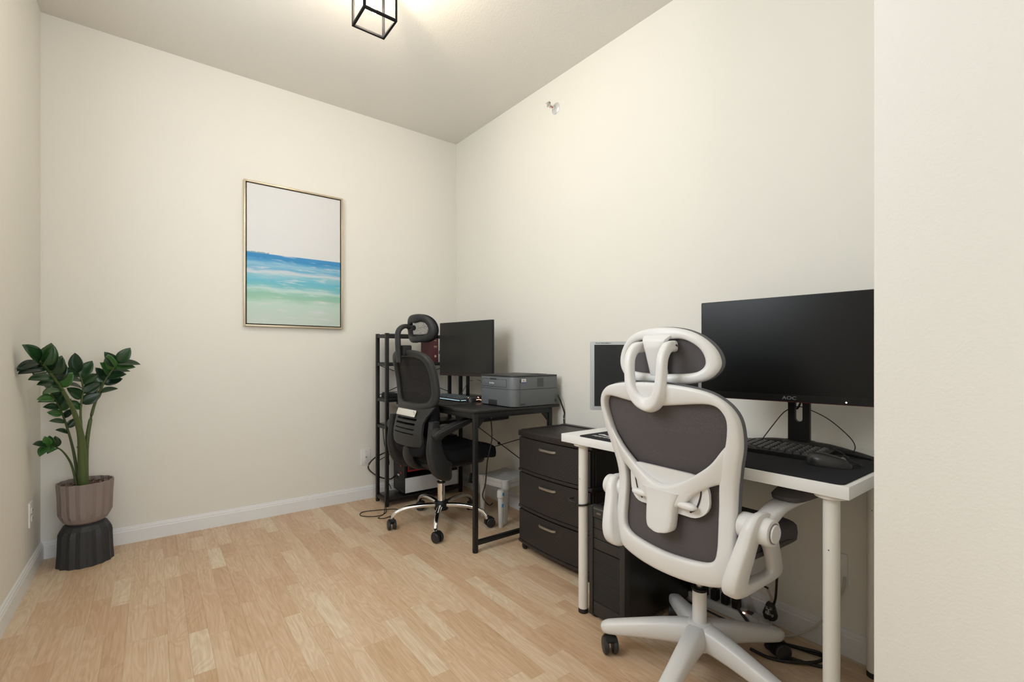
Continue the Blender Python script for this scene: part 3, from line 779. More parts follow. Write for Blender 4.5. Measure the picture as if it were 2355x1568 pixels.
def keyboard(name, loc, rz, L, Dp, label, lit=None, rows=6, cols=18, km=None):
    t = empty(name, loc, rz, label, 'keyboard')       # local x along, y = away from typist
    V = [(0, 0, 0), (L, 0, 0), (L, Dp, 0), (0, Dp, 0), (0, 0, .012), (L, 0, .012), (L, Dp, .022), (0, Dp, .022)]
    raw('case', V, [(0, 3, 2, 1), (4, 5, 6, 7), (0, 1, 5, 4), (1, 2, 6, 5), (2, 3, 7, 6), (3, 0, 4, 7)], km or BLACKP, t, 20)
    key = bpy.data.meshes.new('key'); h = .0078
    kv = [(-h, -h, 0), (h, -h, 0), (h, h, 0), (-h, h, 0), (-h * .74, -h * .66, .0075), (h * .74, -h * .66, .0075), (h * .74, h * .72, .0075), (-h * .74, h * .72, .0075)]
    key.from_pydata(kv, [], [(4, 5, 6, 7), (0, 1, 5, 4), (1, 2, 6, 5), (2, 3, 7, 6), (3, 0, 4, 7), (0, 3, 2, 1)]); key.materials.append(mat('key_black', (.040, .040, .043), .42))
    rnd = random.Random(4)
    sx = (L - .02) / cols; sy = (Dp - .018) / rows; sl = math.atan2(.010, Dp)
    leg = mat('key_legend', (.70, .71, .73), .5) if not lit else lit
    for r in range(rows):
        y = .009 + sy * (r + .5); c = 0
        while c < cols:
            wd = 1
            if r == 0 and c == 4: wd = 6
            elif r in (1, 2) and c == 0: wd = 2
            elif r in (1, 2, 3) and c == 12: wd = 2
            if c + wd > cols: wd = cols - c
            if not (r == 5 and c in (1,)):
                k = bpy.data.objects.new('key', key); COL.objects.link(k); k.parent = t
                k.location = (.010 + sx * (c + wd / 2), y, .012 + .010 * y / Dp - .0005); k.rotation_euler = (sl, 0, 0)
                k.scale = ((sx * wd - .0026) / (2 * h), (sy - .0022) / (2 * h), 1)
            c += wd
    # legends: small pale marks printed on the caps, one mesh
    bm = bmesh.new()
    for r in range(rows):
        for c in range(cols):
            if r == 0 and 4 <= c < 10: continue
            y = .009 + sy * (r + .5); x = .010 + sx * (c + .4)
            z = .012 + .010 * y / Dp + .0072
            box_bm(bm, x - .0022, x + .0018, y + .0005, y + .0032, z, z + .0003)
    me = bpy.data.meshes.new('key_legends'); bm.to_mesh(me); bm.free(); o = link('key_legends', me, leg, t, 0); o['kind'] = 'stuff'
    if lit:
        gl = box('backlight', .006, L - .006, -.0012, .002, .0085, .0125, lit, t)
        box('backlight_end', L - .002, L + .0012, .006, Dp - .006, .0085, .0125, lit, t)
    return t
LITK = mat('cool_key_light', (.3, .45, .5), .4, emit=((.55, .85, .95), .55))
kG = keyboard('backlit_keyboard', (1.555, 3.03, DT + .003), -PI / 2 + .04, .43, .135, 'black keyboard with glowing white keys on the black desk', LITK)
fin(prism('desk_mat', rrect(1.40, 1.78, 2.50, 3.19, .015, 4), DT + .0003, DT + .003, mat('black_mat', (.017, .017, .018), .75), None, 'Z', .0008), 'black cloth desk mat under the backlit keyboard', 'desk mat')

def mouse(name, loc, rz, label, lit=False):
    t = empty(name, loc, rz, label, 'mouse')      # local x: palm (-) to buttons (+)
    def fn(p):
        x = p.x / .058
        p.z = max(p.z, 0) * (1.0 - .30 * x) if p.z > 0 else 0
        p.y *= 1 - .10 * x * x * (1 if x > 0 else -.3)
        return p
    blob('shell', (0, 0, .001), (.058, .031, .034), mat('mouse_shell', (.016, .017, .019), .32, coat=.15), t, .75, .8, 28, 16, fn)
    lathe('scroll_wheel', [(.006, -.003), (.008, -.002), (.008, .002), (.006, .003)], mat('wheel_grey', (.12, .12, .12), .5) if not lit else mat('warm_glow', (.5, .15, .1), .4, emit=((1., .35, .22), 3.)), t, (.034, 0, .0225), 16, 'Y')
    box('button_split', .012, .056, -.0006, .0006, .020, .0275, mat('split_black', (.004, .004, .004), .6), t, xf=Matrix.Rotation(.12, 4, 'Y'))
    if lit:
        blob('logo_light', (-.040, 0, .0275), (.010, .009, .006), mat('warm_logo', (.6, .3, .2), .4, emit=((1., .45, .28), 5.)), t, 1, 1, 12, 8)
        sweep('side_light', [(.05, -.022, .010), (.02, -.028, .017), (-.005, -.029, .016)], .0014, None, MATS['warm_glow'], t, n=6, smooth=4)
        sweep('side_light', [(.05, .022, .010), (.02, .028, .017), (-.005, .029, .016)], .0014, None, MATS['warm_glow'], t, n=6, smooth=4)
    return t
mG = mouse('gaming_mouse', (1.655, 2.565, DT + .003), .1, 'black mouse glowing orange beside the printer', True)
world_cord(mG, [(1.712, 2.57, DT + .018), (1.75, 2.60, DT + .03), (1.80, 2.68, DT + .09), (1.85, 2.78, DT + .125), (1.862, 2.84, DT + .13)], .0018)
world_cord(kG, [(1.70, 2.82, DT + .02), (1.75, 2.84, DT + .07), (1.80, 2.86, DT + .12), (1.84, 2.868, DT + .125)], .0018)

# under the desktop: black power box, cables
def under_box():
    t = empty('desk_power_box', (1.55, 2.45, DT - .125), 0, 'black power box fixed under the black desktop', 'power box')
    prism('case', [(2.285, DT - .053), (2.285, DT - .082), (2.36, DT - .100), (2.62, DT - .115), (2.66, DT - .053)], 1.555, 1.73, BLACKP, t, 'X', .003)
    box('bracket', 1.50, 1.66, 2.40, 2.55, DT - .056, DT - .0465, BLACKM, t)
    world_parts(t)
under_box()
fin(cable('hanging_cable', [(1.62, 2.32, DT - .083), (1.625, 2.32, .58), (1.60, 2.33, .45), (1.66, 2.44, .28), (1.72, 2.56, .16), (1.90, 2.75, .02), (1.97, 2.80, .008)], .004), 'black cable hanging down from under the black desktop', 'cable')
fin(cable('printer_cable', [(1.992, 2.13, DT + .06), (2.006, 2.118, DT + .02), (2.030, 2.112, DT - .05), (2.026, 2.112, .70), (2.028, 2.11, .60), (2.022, 2.10, .20), (2.014, 2.10, .010)], .0045), 'black printer cable running down the wall behind the drawers', 'cable')
fin(box('wall_sticker', XR(2.62) - .003, XR(2.62) - .0004, 2.600, 2.640, .645, .70, mat('paper_patch', (.80, .77, .70), .7)), 'small pale patch stuck on the wall below the black desktop', 'sticker')

# shelf contents
def book(name, x0, x1, y0, y1, z0, z1, cov, label, deco=None, group=None):
    t = empty(name, ((x0 + x1) / 2, (y0 + y1) / 2, z0), 0, label, 'book', group)
    box('cover', x0, x0 + .003, y0, y1, z0, z1, cov, t, .0005); box('cover', x1 - .003, x1, y0, y1, z0, z1, cov, t, .0005)
    box('spine', x0 + .003, x1 - .003, y0, y0 + .003, z0, z1, cov, t, .0005)
    box('pages', x0 + .003, x1 - .003, y0 + .003, y1 - .004, z0 + .003, z1 - .003, mat('paper', (.75, .71, .62), .8), t)
    for nm, m_, (a, b, c, d) in deco or []:
        box(nm, x0 + (x1 - x0) * a, x0 + (x1 - x0) * b, y0 - .0008, y0 + .001, z0 + (z1 - z0) * c, z0 + (z1 - z0) * d, m_, t)
    world_parts(t); return t
GOLDP = mat('gold_stamp', (.65, .50, .26), .4, .3)
MAR = mat('maroon_cloth', (.085, .020, .024), .6)
zS = 1.0385
b1 = book('hardback_book', 1.690, 1.742, 3.206, 3.395, zS, 1.258, MAR, 'thick maroon hardback book with gold stamps on its spine',
          [('stamp', GOLDP, (.35, .7, .74, .755)), ('stamp', GOLDP, (.28, .78, .53, .545)), ('stamp', GOLDP, (.28, .78, .555, .565)), ('stamp', GOLDP, (.3, .75, .50, .508))])
r_ = lathe('emblem', [(.004, 0), (.009, .0003), (.009, .001)], GOLDP, b1, (1.718, 3.2055, zS + .045), 16, 'Y'); r_.matrix_parent_inverse = Matrix.Translation(-Vector(b1.location))
WH = mat('spine_white', (.70, .69, .68), .5); INK = mat('print_black', (.02, .02, .02), .5)
deco = []
for k in range(16):
    z = .03 + k * .058
    if k in (5, 6): deco.append(('spine_print', INK, (.1, .95, z, z + .05)))
    else: deco.append(('spine_print', INK, (.25 + .2 * (k % 3) / 3, .55 + .35 * (k % 2), z, z + .022 + .012 * (k % 3))))
book('paperback_book', 1.745, 1.768, 3.208, 3.390, zS, 1.238, WH, 'white paperback with black printing on its spine next to the maroon book', deco)
def tablet():
    t = empty('black_box_case', (1.43, 3.28, DT - .003), 0, 'flat black case with a slip of paper on the shelf tower', 'case')
    prism('lower_shell', rrect(1.35, 1.60, 3.22, 3.37, .012, 4), DT - .0035, DT + .022, BLACKP, t, 'Z', .002)
    prism('lid', rrect(1.355, 1.595, 3.222, 3.368, .012, 4), DT + .0225, DT + .033, BLACKG, t, 'Z', .002)
    box('paper_slip', 1.41, 1.47, 3.225, 3.27, DT + .033, DT + .034, WH, t)
    world_parts(t)
tablet()
# crumpled clear plastic on the top shelf
rnd = random.Random(9); V = []; Fc = []; nx, ny = 14, 7
for i in range(nx):
    for j in range(ny):
        u, v = i / (nx - 1), j / (ny - 1); e = min(u, 1 - u, v, 1 - v)
        V.append((1.72 + .20 * u, 3.24 + .12 * v, 1.2475 + (.020 + .030 * rnd.random()) * min(1, e * 6) + (.004 if e > 0 else 0)))
for i in range(nx - 1):
    for j in range(ny - 1): Fc.append((i * ny + j, (i + 1) * ny + j, (i + 1) * ny + j + 1, i * ny + j + 1))
pl = bpy.data.materials.new('clear_plastic_film'); pl.use_nodes = True; nt = pl.node_tree; p_ = nt.nodes['Principled BSDF']
p_.inputs['Base Color'].default_value = (.85, .84, .88, 1); p_.inputs['Alpha'].default_value = .45; p_.inputs['Roughness'].default_value = .2
fin(raw('plastic_bag', V, Fc, pl, None, 0), 'crumpled clear plastic bag lying on top of the shelf tower', 'bag')

def open_pc():
    t = empty('gaming_computer', (1.70, 3.30, .0585), 0, 'black computer case with a white lower side panel on the bottom shelf', 'computer')
    x0, x1, y0, y1, z0, z1 = 1.465, 1.915, 3.212, 3.405, .0585, .46
    dk = mat('case_black', (.012, .012, .012), .5); red = mat('red_part', (.40, .025, .025), .45)
    boxes('chassis', [(x0, x1, y0 + .02, y1, z0 + .012, z0 + .03), (x0, x1, y0, y1, z1 - .02, z1), (x0, x0 + .004, y0 + .004, y1, z0 + .03, z1 - .02), (x1 - .03, x1, y0, y1, z0 + .03, z1 - .02), (x0, x1, y1 - .012, y1, z0 + .03, z1 - .02)], dk, t, .001)
    box('corner_rail', x0, x0 + .020, y0 - .002, y0 + .006, z0 + .012, z1 - .02, BLACKM, t, .001)
    box('shroud', x0 + .020, x1 - .03, y0 + .004, y1 - .012, z0 + .03, .186, dk, t)
    box('white_panel', x0 + .006, x1, y0 - .006, y0 + .001, .074, .183, mat('panel_white', (.70, .70, .70), .4), t, .001)
    g = box('graphics_card', x0 + .03, x0 + .24, y0 + .012, y0 + .06, .225, .325, mat('card_black', (.02, .02, .02), .4), t, .004)
    boxes('red_trim', [(x0 + .03, x0 + .24, y0 + .008, y0 + .012, .225, .235), (x0 + .03, x0 + .04, y0 + .008, y0 + .012, .235, .325), (x0 + .23, x0 + .24, y0 + .008, y0 + .012, .235, .325)], red, g)
    f = lathe('fan', [(.040, 0), (.042, .004), (.042, .010)], mat('fan_black', (.03, .03, .03), .45), t, (x0 + .10, y0 + .006, .275), 24, 'Y')
    for k in range(9):
        a = k * 2 * PI / 9
        sweep('fan_blade', [(x0 + .10 + .010 * math.cos(a), y0 + .004, .275 + .010 * math.sin(a)), (x0 + .10 + .038 * math.cos(a + .5), y0 + .004, .275 + .038 * math.sin(a + .5))], .006, .0012, mat('blade_grey', (.06, .06, .06), .4), f, n=6, up=(0, 1, 0))
    # rear side facing the room: ports and expansion plates
    for k, (yy, zz, w_, h_, m_) in enumerate(((3.36, .30, .05, .11, dk), (3.27, .26, .022, .016, red), (3.27, .205, .022, .016, red), (3.27, .34, .02, .05, STEEL), (3.36, .16, .06, .05, dk))):
        box('port', x0 - .004, x0, yy - w_ / 2, yy + w_ / 2, zz, zz + h_, m_, t, .001)
    box('port_label', x0 - .002, x0, 3.30, 3.345, .185, .197, mat('label_white', (.75, .75, .75), .5), t)
    for xx in (x0 + .04, x1 - .04):
        for yy in (y0 + .03, y1 - .03): cyl('foot', (xx, yy), .014, z0, z0 + .013, BLACKP, t, 14)
    world_parts(t)
open_pc()
fin(cable('tower_cable', [(1.455, 3.33, .40), (1.38, 3.30, .44), (1.355, 3.27, .30), (1.35, 3.25, .22), (1.31, 3.18, .10), (1.255, 3.08, .006), (1.19, 3.02, .004), (1.24, 2.99, .004), (1.36, 3.07, .004), (1.352, 3.125, .004), (1.26, 3.17, .004), (1.15, 3.20, .004), (1.115, 3.13, .004), (1.19, 3.06, .004), (1.27, 3.09, .004), (1.30, 3.16, .05)], .0028), 'thin black cable coiled on the floor at the foot of the shelf tower', 'cable')
fin(cable('power_cable', [(1.455, 3.35, .18), (1.40, 3.33, .165), (1.34, 3.42, .18), (1.29, 3.47, .24), (1.33, 3.45, .31), (1.42, 3.40, .36), (1.455, 3.38, .37)], .0055), 'thick black power cable looped beside the shelf tower', 'cable')
fin(cable('loose_cable', [(1.36, 3.36, .55), (1.362, 3.33, .42), (1.385, 3.30, .30), (1.36, 3.30, .20), (1.39, 3.29, .12), (1.40, 3.30, .10)], .003), 'thin black cable hanging inside the shelf tower', 'cable')
fin(cable('white_cable', [(1.975, 3.14, .42), (1.975, 3.10, .25), (1.945, 3.04, .14), (1.955, 3.00, .085), (1.99, 2.92, .05)], .0032, mat('white_cord', (.68, .66, .62), .5)), 'white cable hanging under the far end of the black desk', 'cable')
def plugblock(name, label, p, q, m_, marks):
    t = empty(name, p, 0, label, 'plug')
    return t
def hang_plug():
    t = empty('hanging_plug', (1.93, 3.03, .12), 0, 'dark plug with a pale mark hanging by the computer case', 'plug')
    prism('body', [(-.022, 0), (.010, -.010), (.030, .030), (.026, .066), (-.004, .070)], -.012, .012, mat('plug_blue_black', (.022, .028, .034), .45), t, 'Y', .003)
    W2 = mat('plug_mark', (.45, .52, .58), .5)
    boxes('mark', [(-.014, .014, -.0132, -.0118, -.0015, .0015)], W2, t, xf=Matrix.Translation((.008, 0, .028)) @ Matrix.Rotation(.9, 4, 'Y'))
    boxes('mark', [(-.014, .014, -.0132, -.0118, -.0015, .0015)], W2, t, xf=Matrix.Translation((.008, 0, .028)) @ Matrix.Rotation(-.9, 4, 'Y'))
    cable('cord', [(.012, 0, .068), (.016, .01, .14), (.03, .02, .30), (.03, .03, .46)], .0035, None, t)
hang_plug()

# ------------------------------------------------------------------ plastic stool and loose leg
def stool():
    A = Vector((1.808, 2.428)); B_ = Vector((1.770, 2.655)); u = (B_ - A).normalized(); v = Vector((u.y, -u.x)); s = .215
    c = A + u * s * .5 + v * s * .5; m = mat('stool_plastic', (.62, .61, .585), .4)
    t = empty('plastic_stool', (c.x, c.y, 0), math.atan2(v.y, v.x), 'small white plastic stool under the black desk', 'stool')
    h = s / 2 + .018
    top = patch('seat', [(x, y) for x, y in rrect(-h, h, -h, h, .028, 4)], lambda a, b, d: (a, b, d), .262, m, t, 4, 0, .020, lambda k: 0)
    skirt = boxes('apron', [(-h + .022, h - .022, -h + .006, -h + .012, .225, .264), (-h + .022, h - .022, h - .012, h - .006, .225, .264), (-h + .006, -h + .012, -h + .022, h - .022, .225, .264), (h - .012, h - .006, -h + .022, h - .022, .225, .264)], m, t, .002)
    for sx in (-1, 1):
        for sy in (-1, 1):
            x, y = sx * s / 2, sy * s / 2
            lathe('leg', [(.012, 0), (.0135, .003), (.019, .215), (.025, .222), (.027, .235), (.027, .281), (.024, .285)], m, t, (x, y, 0), 20)
    for k in range(3): lathe('seat_ring', [(.012 + k * .012, .2818), (.013 + k * .012, .2832), (.014 + k * .012, .2818)], m, t, (0, 0, 0), 24)
stool()
def loose_leg():
    t = empty('loose_stool_leg', (1.745, 2.392, 0), 0, 'loose white plastic leg with blue stickers standing in front of the stool', 'stool leg')
    m = MATS['stool_plastic']
    lathe('shaft', [(.013, 0), (.0145, .003), (.0185, .165), (.0185, .19)], m, t, n=20)
    lathe('collar', [(.019, .185), (.024, .192), (.024, .228), (.019, .238), (.0, .240)], m, t, n=20)
    bl = mat('sticker_light_blue', (.06, .30, .62), .4)
    prism('sticker', [(-.006, .205), (.010, .203), (.006, .226), (-.004, .222)], -.0252, -.0235, bl, t, 'Y')
    prism('sticker', [(-.006, .132), (.006, .128), (.008, .150), (-.004, .152)], -.0190, -.0165, bl, t, 'Y')
    prism('sticker', [(.002, .146), (.012, .150), (.010, .168), (.004, .166)], -.0178, -.0150, mat('sticker_pale', (.45, .60, .72), .4), t, 'Y')
loose_leg()

# ------------------------------------------------------------------ rattan drawer cart
def cart():
    t = empty('drawer_cart', (1.82, 1.797, 0), 0, 'dark brown woven plastic three drawer cart on small wheels', 'drawers')
    RW = weave('dark_rattan', (.025, .0205, .018), (.010, .008, .007)); PL = mat('dark_brown_plastic', (.026, .021, .0195), .42, spec=.4)
    x0, x1, y0, y1 = 1.640, 2.000, 1.520, 2.074
    def bow(y): s = (y - (y0 + y1) / 2) / ((y1 - y0) / 2); return -.022 * (1 - s * s)
    def outline(inset=0., f=0.):
        pts = []
        for k in range(13):
            y = y0 + inset + (y1 - y0 - 2 * inset) * k / 12; pts.append((x0 + inset + f + bow(y), y))
        return pts + [(x1 - inset, y1 - inset), (x1 - inset, y0 + inset)]
    zs = ((.050, .235), (.245, .440), (.450, .636))
    prism('top', outline(-.003), .636, .667, PL, t, 'Z', .003)
    prism('top_recess', [(1.68, 1.56), (1.68, 2.035), (1.96, 2.035), (1.96, 1.56)], .666, .6675, mat('recess', (.022, .018, .017), .45), t)
    boxes('top_rim', [(1.962, 2.000, 1.523, 2.071, .667, .672), (1.655, 1.962, 2.045, 2.071, .667, .671), (1.655, 1.962, 1.523, 1.549, .667, .671)], PL, t, .001)
    for z0, z1 in zs:
        prism('tier_frame', outline(.004, .012), z0, z1, PL, t)
        prism('tier_rim', outline(-.002), z0 - .010, z0 + .006, PL, t, 'Z', .003)
        box('side_panel', x0 + .03, x1 - .012, y1 - .006, y1 - .001, z0 + .012, z1 - .008, RW, t); box('side_panel', x0 + .03, x1 - .012, y0 + .001, y0 + .006, z0 + .012, z1 - .008, RW, t)
        # bowed woven drawer front
        V = []; Fc = []; n = 12
        for k in range(n + 1):
            y = y0 + .008 + (y1 - y0 - .016) * k / n
            for zz in (z0 + .010, z1 - .006): V += [(x0 + bow(y) - .001, y, zz), (x0 + bow(y) + .016, y, zz)]
        for k in range(n):
            a = k * 4; b = a + 4
            Fc += [(a, b, b + 2, a + 2), (a + 1, a + 3, b + 3, b + 1), (a, a + 1, b + 1, b), (a + 2, b + 2, b + 3, a + 3)]
        Fc += [(0, 2, 3, 1), (n * 4, n * 4 + 1, n * 4 + 3, n * 4 + 2)]
        d = raw('drawer', V, Fc, RW, t, 30)
        zh = z0 + (z1 - z0) * .76
        sweep('handle', [(x0 - .017, 1.748, zh), (x0 - .030, 1.763, zh), (x0 - .033, 1.81, zh), (x0 - .032, 1.857, zh), (x0 - .019, 1.872, zh)], [.004, .006, .006, .006, .004], [.006, .007, .007, .007, .006], mat('handle_steel', (.42, .39, .36), .32, .9), d, n=8, smooth=3, sq=3)
    prism('plinth', outline(.006), .034, .044, PL, t, 'Z', .002)
    for x in (x0 + .022, x1 - .035):
        for y in (y0 + .03, y1 - .03):
            c = lathe('caster', [(.010, -.012), (.017, -.010), (.0175, 0), (.017, .010), (.010, .012)], BLACKP, t, (x, y, .0176), 18, 'X')
            box('caster_fork', x - .014, x + .014, y - .012, y + .006, .020, .036, BLACKP, c, .002)
    world_parts(t)
    for c in t.children:
        pass
cart()

# ------------------------------------------------------------------ white desk and what stands on it
WT = .750
def white_desk():
    t = empty('white_desk', (1.70, .94, 0), 0, 'white laminate desk with round white legs against the right wall', 'desk')
    xb0, xb1 = 1.393, 1.984
    box('tabletop', xb0, xb1, .418, 1.468, WT - .034, WT, WHITEL, t, .0015)
    box('edge_strip', xb0 + .002, xb1 - .002, 1.4681, 1.4688, WT - .033, WT - .001, WHITEL, t)
    for x, y in ((1.445, 1.388), (1.445, .474), (1.928, 1.388), (1.928, .508)):
        l = cyl('leg', (x, y), .020, .018, WT - .046, WHITEM, t, 28)
        cyl('leg_plate', (x, y), .040, WT - .046, WT - .034, WHITEM, l, 24)
        lathe('foot', [(.019, 0), (.0205, .002), (.0205, .016), (.019, .019)], mat('foot_black', (.014, .012, .012), .5), l, (x, y, 0), 24)
        lathe('leg_hole', [(.0016, -.0206), (.0018, -.0196)], INK, l, (0, y, .565), 8, 'X').location = (x, 0, 0)
    world_parts(t)
white_desk()

def desk_pad():
    t = empty('desk_pad', (1.60, .90, WT), 0, 'large black desk pad with a white printed logo on the white desk', 'desk mat')
    PD = mat('pad_cloth', (.020, .020, .024), .85, bump=(1500, .2, .0005), spec=.2)
    prism('pad', rrect(1.397, 1.800, .432, 1.372, .018, 4), WT + .0002, WT + .0035, PD, t, 'Z', .001)
    z0, z1 = WT + .0034, WT + .0039
    # white leaping animal emblem and a line of lettering, printed near the far left corner
    X = lambda a, b: (1.435 + b, 1.340 - a)
    sil = [(0, .052), (.010, .060), (.022, .066), (.032, .060), (.044, .052), (.062, .050), (.085, .052), (.108, .052), (.125, .046), (.140, .034), (.152, .026), (.168, .022), (.182, .026), (.186, .032), (.190, .028), (.184, .018), (.168, .014), (.150, .016), (.136, .020), (.120, .026), (.100, .032), (.082, .036), (.060, .038), (.046, .040), (.030, .044), (.018, .046), (.008, .044)]
    WP = mat('pad_print', (.78, .79, .80), .6)
    prism('emblem', [X(a, b) for a, b in sil], z0, z1, WP, t)
    a = .0
    rnd = random.Random(8)
    for k in range(12):
        w_ = .0065; x0 = .006 + k * .0118
        segs = [[(x0, .004), (x0 + .003, .006), (x0 + .004, .022), (x0, .020)], [(x0 + .004, .016), (x0 + .009, .018), (x0 + .009, .022), (x0 + .004, .020)], [(x0 + .006, .004), (x0 + .009, .004), (x0 + .009, .010), (x0 + .006, .010)]]
        for q in segs[:2 + k % 2]: prism('print_mark', [X(a_, b_) for a_, b_ in q], z0, z1, WP, t)
    world_parts(t)
desk_pad()

mA, WA, HA = monitor('wide_monitor', (1.700, 1.000), (1.7752, .392), .925, 1.289, .016, 'large black monitor on the white desk, partly hidden by the near wall edge', .003, .024, mat('screen_black', (.005, .005, .0053), .28, spec=.28))
text('brand_lettering', 'AOC', .016, mat('logo_grey', (.30, .30, .31), .4), mA, (WA * .50, -.0016, .0125), (PI / 2, 0, 0), sx=1.25)
box('chin_line', .002, WA - .002, -.0008, .002, .0235, .0245, mat('chin_edge', (.03, .03, .03), .4), mA)
box('chin_underline', .002, WA - .002, .001, .012, -.0015, .0005, mat('chin_red', (.14, .015, .015), .5), mA)
lathe('power_light', [(.0018, 0), (.0022, .0008)], mat('power_led', (1, .8, .7), .4, emit=((1., .85, .78), 6.)), mA, (WA * .50 + .162, -.0018, .008), 10, 'Y')
# stand: column with an oval cable slot, V shaped feet
zb = WT - .925
colA = [(WA * .5 - .034, zb + .020), (WA * .5 + .034, zb + .020), (WA * .5 + .034, .20), (WA * .5 - .034, .20)]
def slot_column():
    c = WA * .5 + .005; yy0, yy1 = .092, .112
    out = [(c - .034, zb + .018), (c + .034, zb + .018), (c + .034, .16), (c - .034, .16)]
    A = rrect(c - .034, c + .034, zb + .018, .16, .002, 6); z_ = (zb + .018 + .16) / 2
    B_ = rrect(c - .012, c + .012, -.078, -.005, .0115, 6)
    V = []; N = len(A)
    for y in (yy0, yy1):
        V += [(p[0], y, p[1]) for p in A] + [(p[0], y, p[1]) for p in B_]
    Fc = []
    for i in range(N):
        j = (i + 1) % N
        Fc += [(i, j, N + j, N + i), (2 * N + i, 3 * N + i, 3 * N + j, 2 * N + j), (i, 2 * N + i, 2 * N + j, j), (N + i, N + j, 3 * N + j, 3 * N + i)]
    raw('stand_column', V, Fc, BLACKP, mA, 30)
    box('stand_arm', c - .03, c + .03, .034, .105, .13, .20, BLACKP, mA, .003)
    blob('stand_hub', (c, .100, zb + .016), (.055, .042, .0155), BLACKP, mA, .4, .6, 20, 8)
    for s in (-1, 1):
        sweep('stand_foot', [(c + s * .02, .100, zb + .016), (c + s * .09, .085, zb + .0155), (c + s * .17, .058, zb + .011), (c + s * .222, .036, zb + .0075)], [.028, .024, .017, .011], [.0155, .0145, .0095, .0055], BLACKP, mA, n=10, smooth=4, sq=3)
slot_column()

mS, WS, HS = monitor('silver_monitor', (1.560, 1.450), (1.953, 1.1485), .840, 1.148, .028, 'older silver framed monitor behind the white chair headrest', .0145, .018, SCREEN2, SILVER)
mS.rotation_euler[2] = -YAW
text('brand_lettering', 'FLATRON', .0078, mat('print_dark', (.08, .08, .09), .5), mS, (.019, -.0008, HS - .0075), (PI / 2, 0, 0), sx=1.7, align='LEFT')
text('model_lettering', 'L226W', .0050, mat('print_mid', (.35, .36, .37), .5), mS, (.069, -.0008, HS - .0075), (PI / 2, 0, 0), sx=1.4, align='LEFT')
box('stand_neck', WS * .5 - .03, WS * .5 + .03, .050, .075, WT - .840 + .012, .16, SILVER, mS, .004)
lathe('stand_base', [(.110, WT - .840 + .001), (.112, WT - .840 + .004), (.100, WT - .840 + .012), (.03, WT - .840 + .016)], SILVER, mS, (WS * .5, .07, 0), 40)

kW = keyboard('black_keyboard', (1.622, 1.010, WT + .004), -PI / 2 + .01, .445, .130, 'black keyboard on the desk pad below the large monitor', None)
mW = mouse('black_mouse', (1.602, .532, WT + .0035), math.radians(-76), 'matte black computer mouse on the right end of the desk pad')
world_cord(mW, [(1.618, .474, WT + .014), (1.640, .462, WT + .012), (1.680, .490, WT + .010), (1.72, .535, WT + .026), (1.745, .565, WT + .034), (1.80, .53, WT + .022), (1.86, .55, WT + .05), (1.87, .62, WT + .11), (1.86, .69, WT + .145), (1.84, .715, WT + .15)], .0018)
world_cord(kW, [(1.757, .80, WT + .026), (1.80, .81, WT + .03), (1.85, .80, WT + .07), (1.87, .77, WT + .12), (1.86, .73, WT + .147), (1.84, .715, WT + .15)], .0018)
world_cord(mA, [(1.800, .80, .97), (1.84, .765, .93), (1.862, .735, .905), (1.868, .722, .89), (1.862, .705, .93), (1.815, .69, .99)], .0035)

# computer tower under the white desk
def pc_tower():
    t = empty('computer_tower', (1.68, 1.26, 0), 0, 'black computer tower with a mesh front under the white desk', 'computer')
    x0, x1, y0, y1, z0, z1 = 1.448, 1.900, 1.166, 1.352, .014, .462
    SH = mat('tower_steel', (.010, .010, .010), .35)
    box('shell', x0 + .02, x1, y0 + .002, y1 - .002, z0 + .004, z1 - .006, SH, t, .002)
    FR = mat('tower_front', (.026, .025, .024), .45)
    box('front_post', x0 - .006, x0 + .03, y1 - .020, y1, z0 - .004, z1, FR, t, .003); box('front_post', x0 - .006, x0 + .03, y0, y0 + .026, z0 - .004, z1, FR, t, .003)
    box('front_foot_panel', x0 - .002, x0 + .03, y0 + .026, y1 - .020, z0, .070, FR, t, .002)
    GR = fabric_mesh('grille_mesh', (.040, .036, .032), .30, 420.)
    zz = [.072 + k * .0425 for k in range(6)]
    for k in range(5):
        box('grille_panel', x0 - .001, x0 + .004, y0 + .027, y1 - .021, zz[k], zz[k] + .040, GR, t)
        box('grille_bar', x0 - .0025, x0 + .006, y0 + .027, y1 - .021, zz[k] + .0402, zz[k] + .0425, FR, t)
    box('grille_backing', x0 + .006, x0 + .018, y0 + .026, y1 - .020, .070, .286, mat('grille_dark', (.006, .006, .006), .7), t)
    for k, (a, b_) in enumerate(((.288, .330), (.332, .372), (.374, .414))):
        box('drive_bay', x0 - .001, x0 + .02, y0 + .027, y1 - .021, a, b_, FR, t, .0015)
    box('top_panel', x0 - .004, x0 + .03, y0 + .026, y1 - .020, .417, z1, FR, t, .002)
    box('top_edge', x0 - .0055, x0 + .001, y0 + .028, y1 - .022, z1 - .010, z1 - .004, mat('edge_grey', (.10, .10, .10), .35), t, .001)
    for k, y in enumerate((1.300, 1.268, 1.256)):
        box('port', x0 - .0055, x0, y - (.011 if k == 0 else .004), y + (.011 if k == 0 else .004), .434, .441, mat('port_grey', (.16, .14, .13), .4), t)
    box('optical_drive', x0 - .002, x0 + .01, 1.205, 1.30, .386, .404, mat('drive_black', (.016, .016, .016), .3), t, .001)
    cyl('drive_button', (1.262, .360), .004, x0 - .003, x0, mat('btn', (.14, .14, .14), .4), t, 12, 'X')
    lathe('status_light', [(.0012, -.0025), (.0015, 0)], mat('led_white', (.8, .8, .8), .4, emit=((1, 1, 1), 1.5)), t, (x0, 1.225, .352), 8, 'X')
    for x in (x0 + .02, x1 - .04):
        for y in (y0 + .02, y1 - .02): cyl('foot', (x, y), .014, 0, .018, BLACKP, t, 14)
    world_parts(t)
pc_tower()
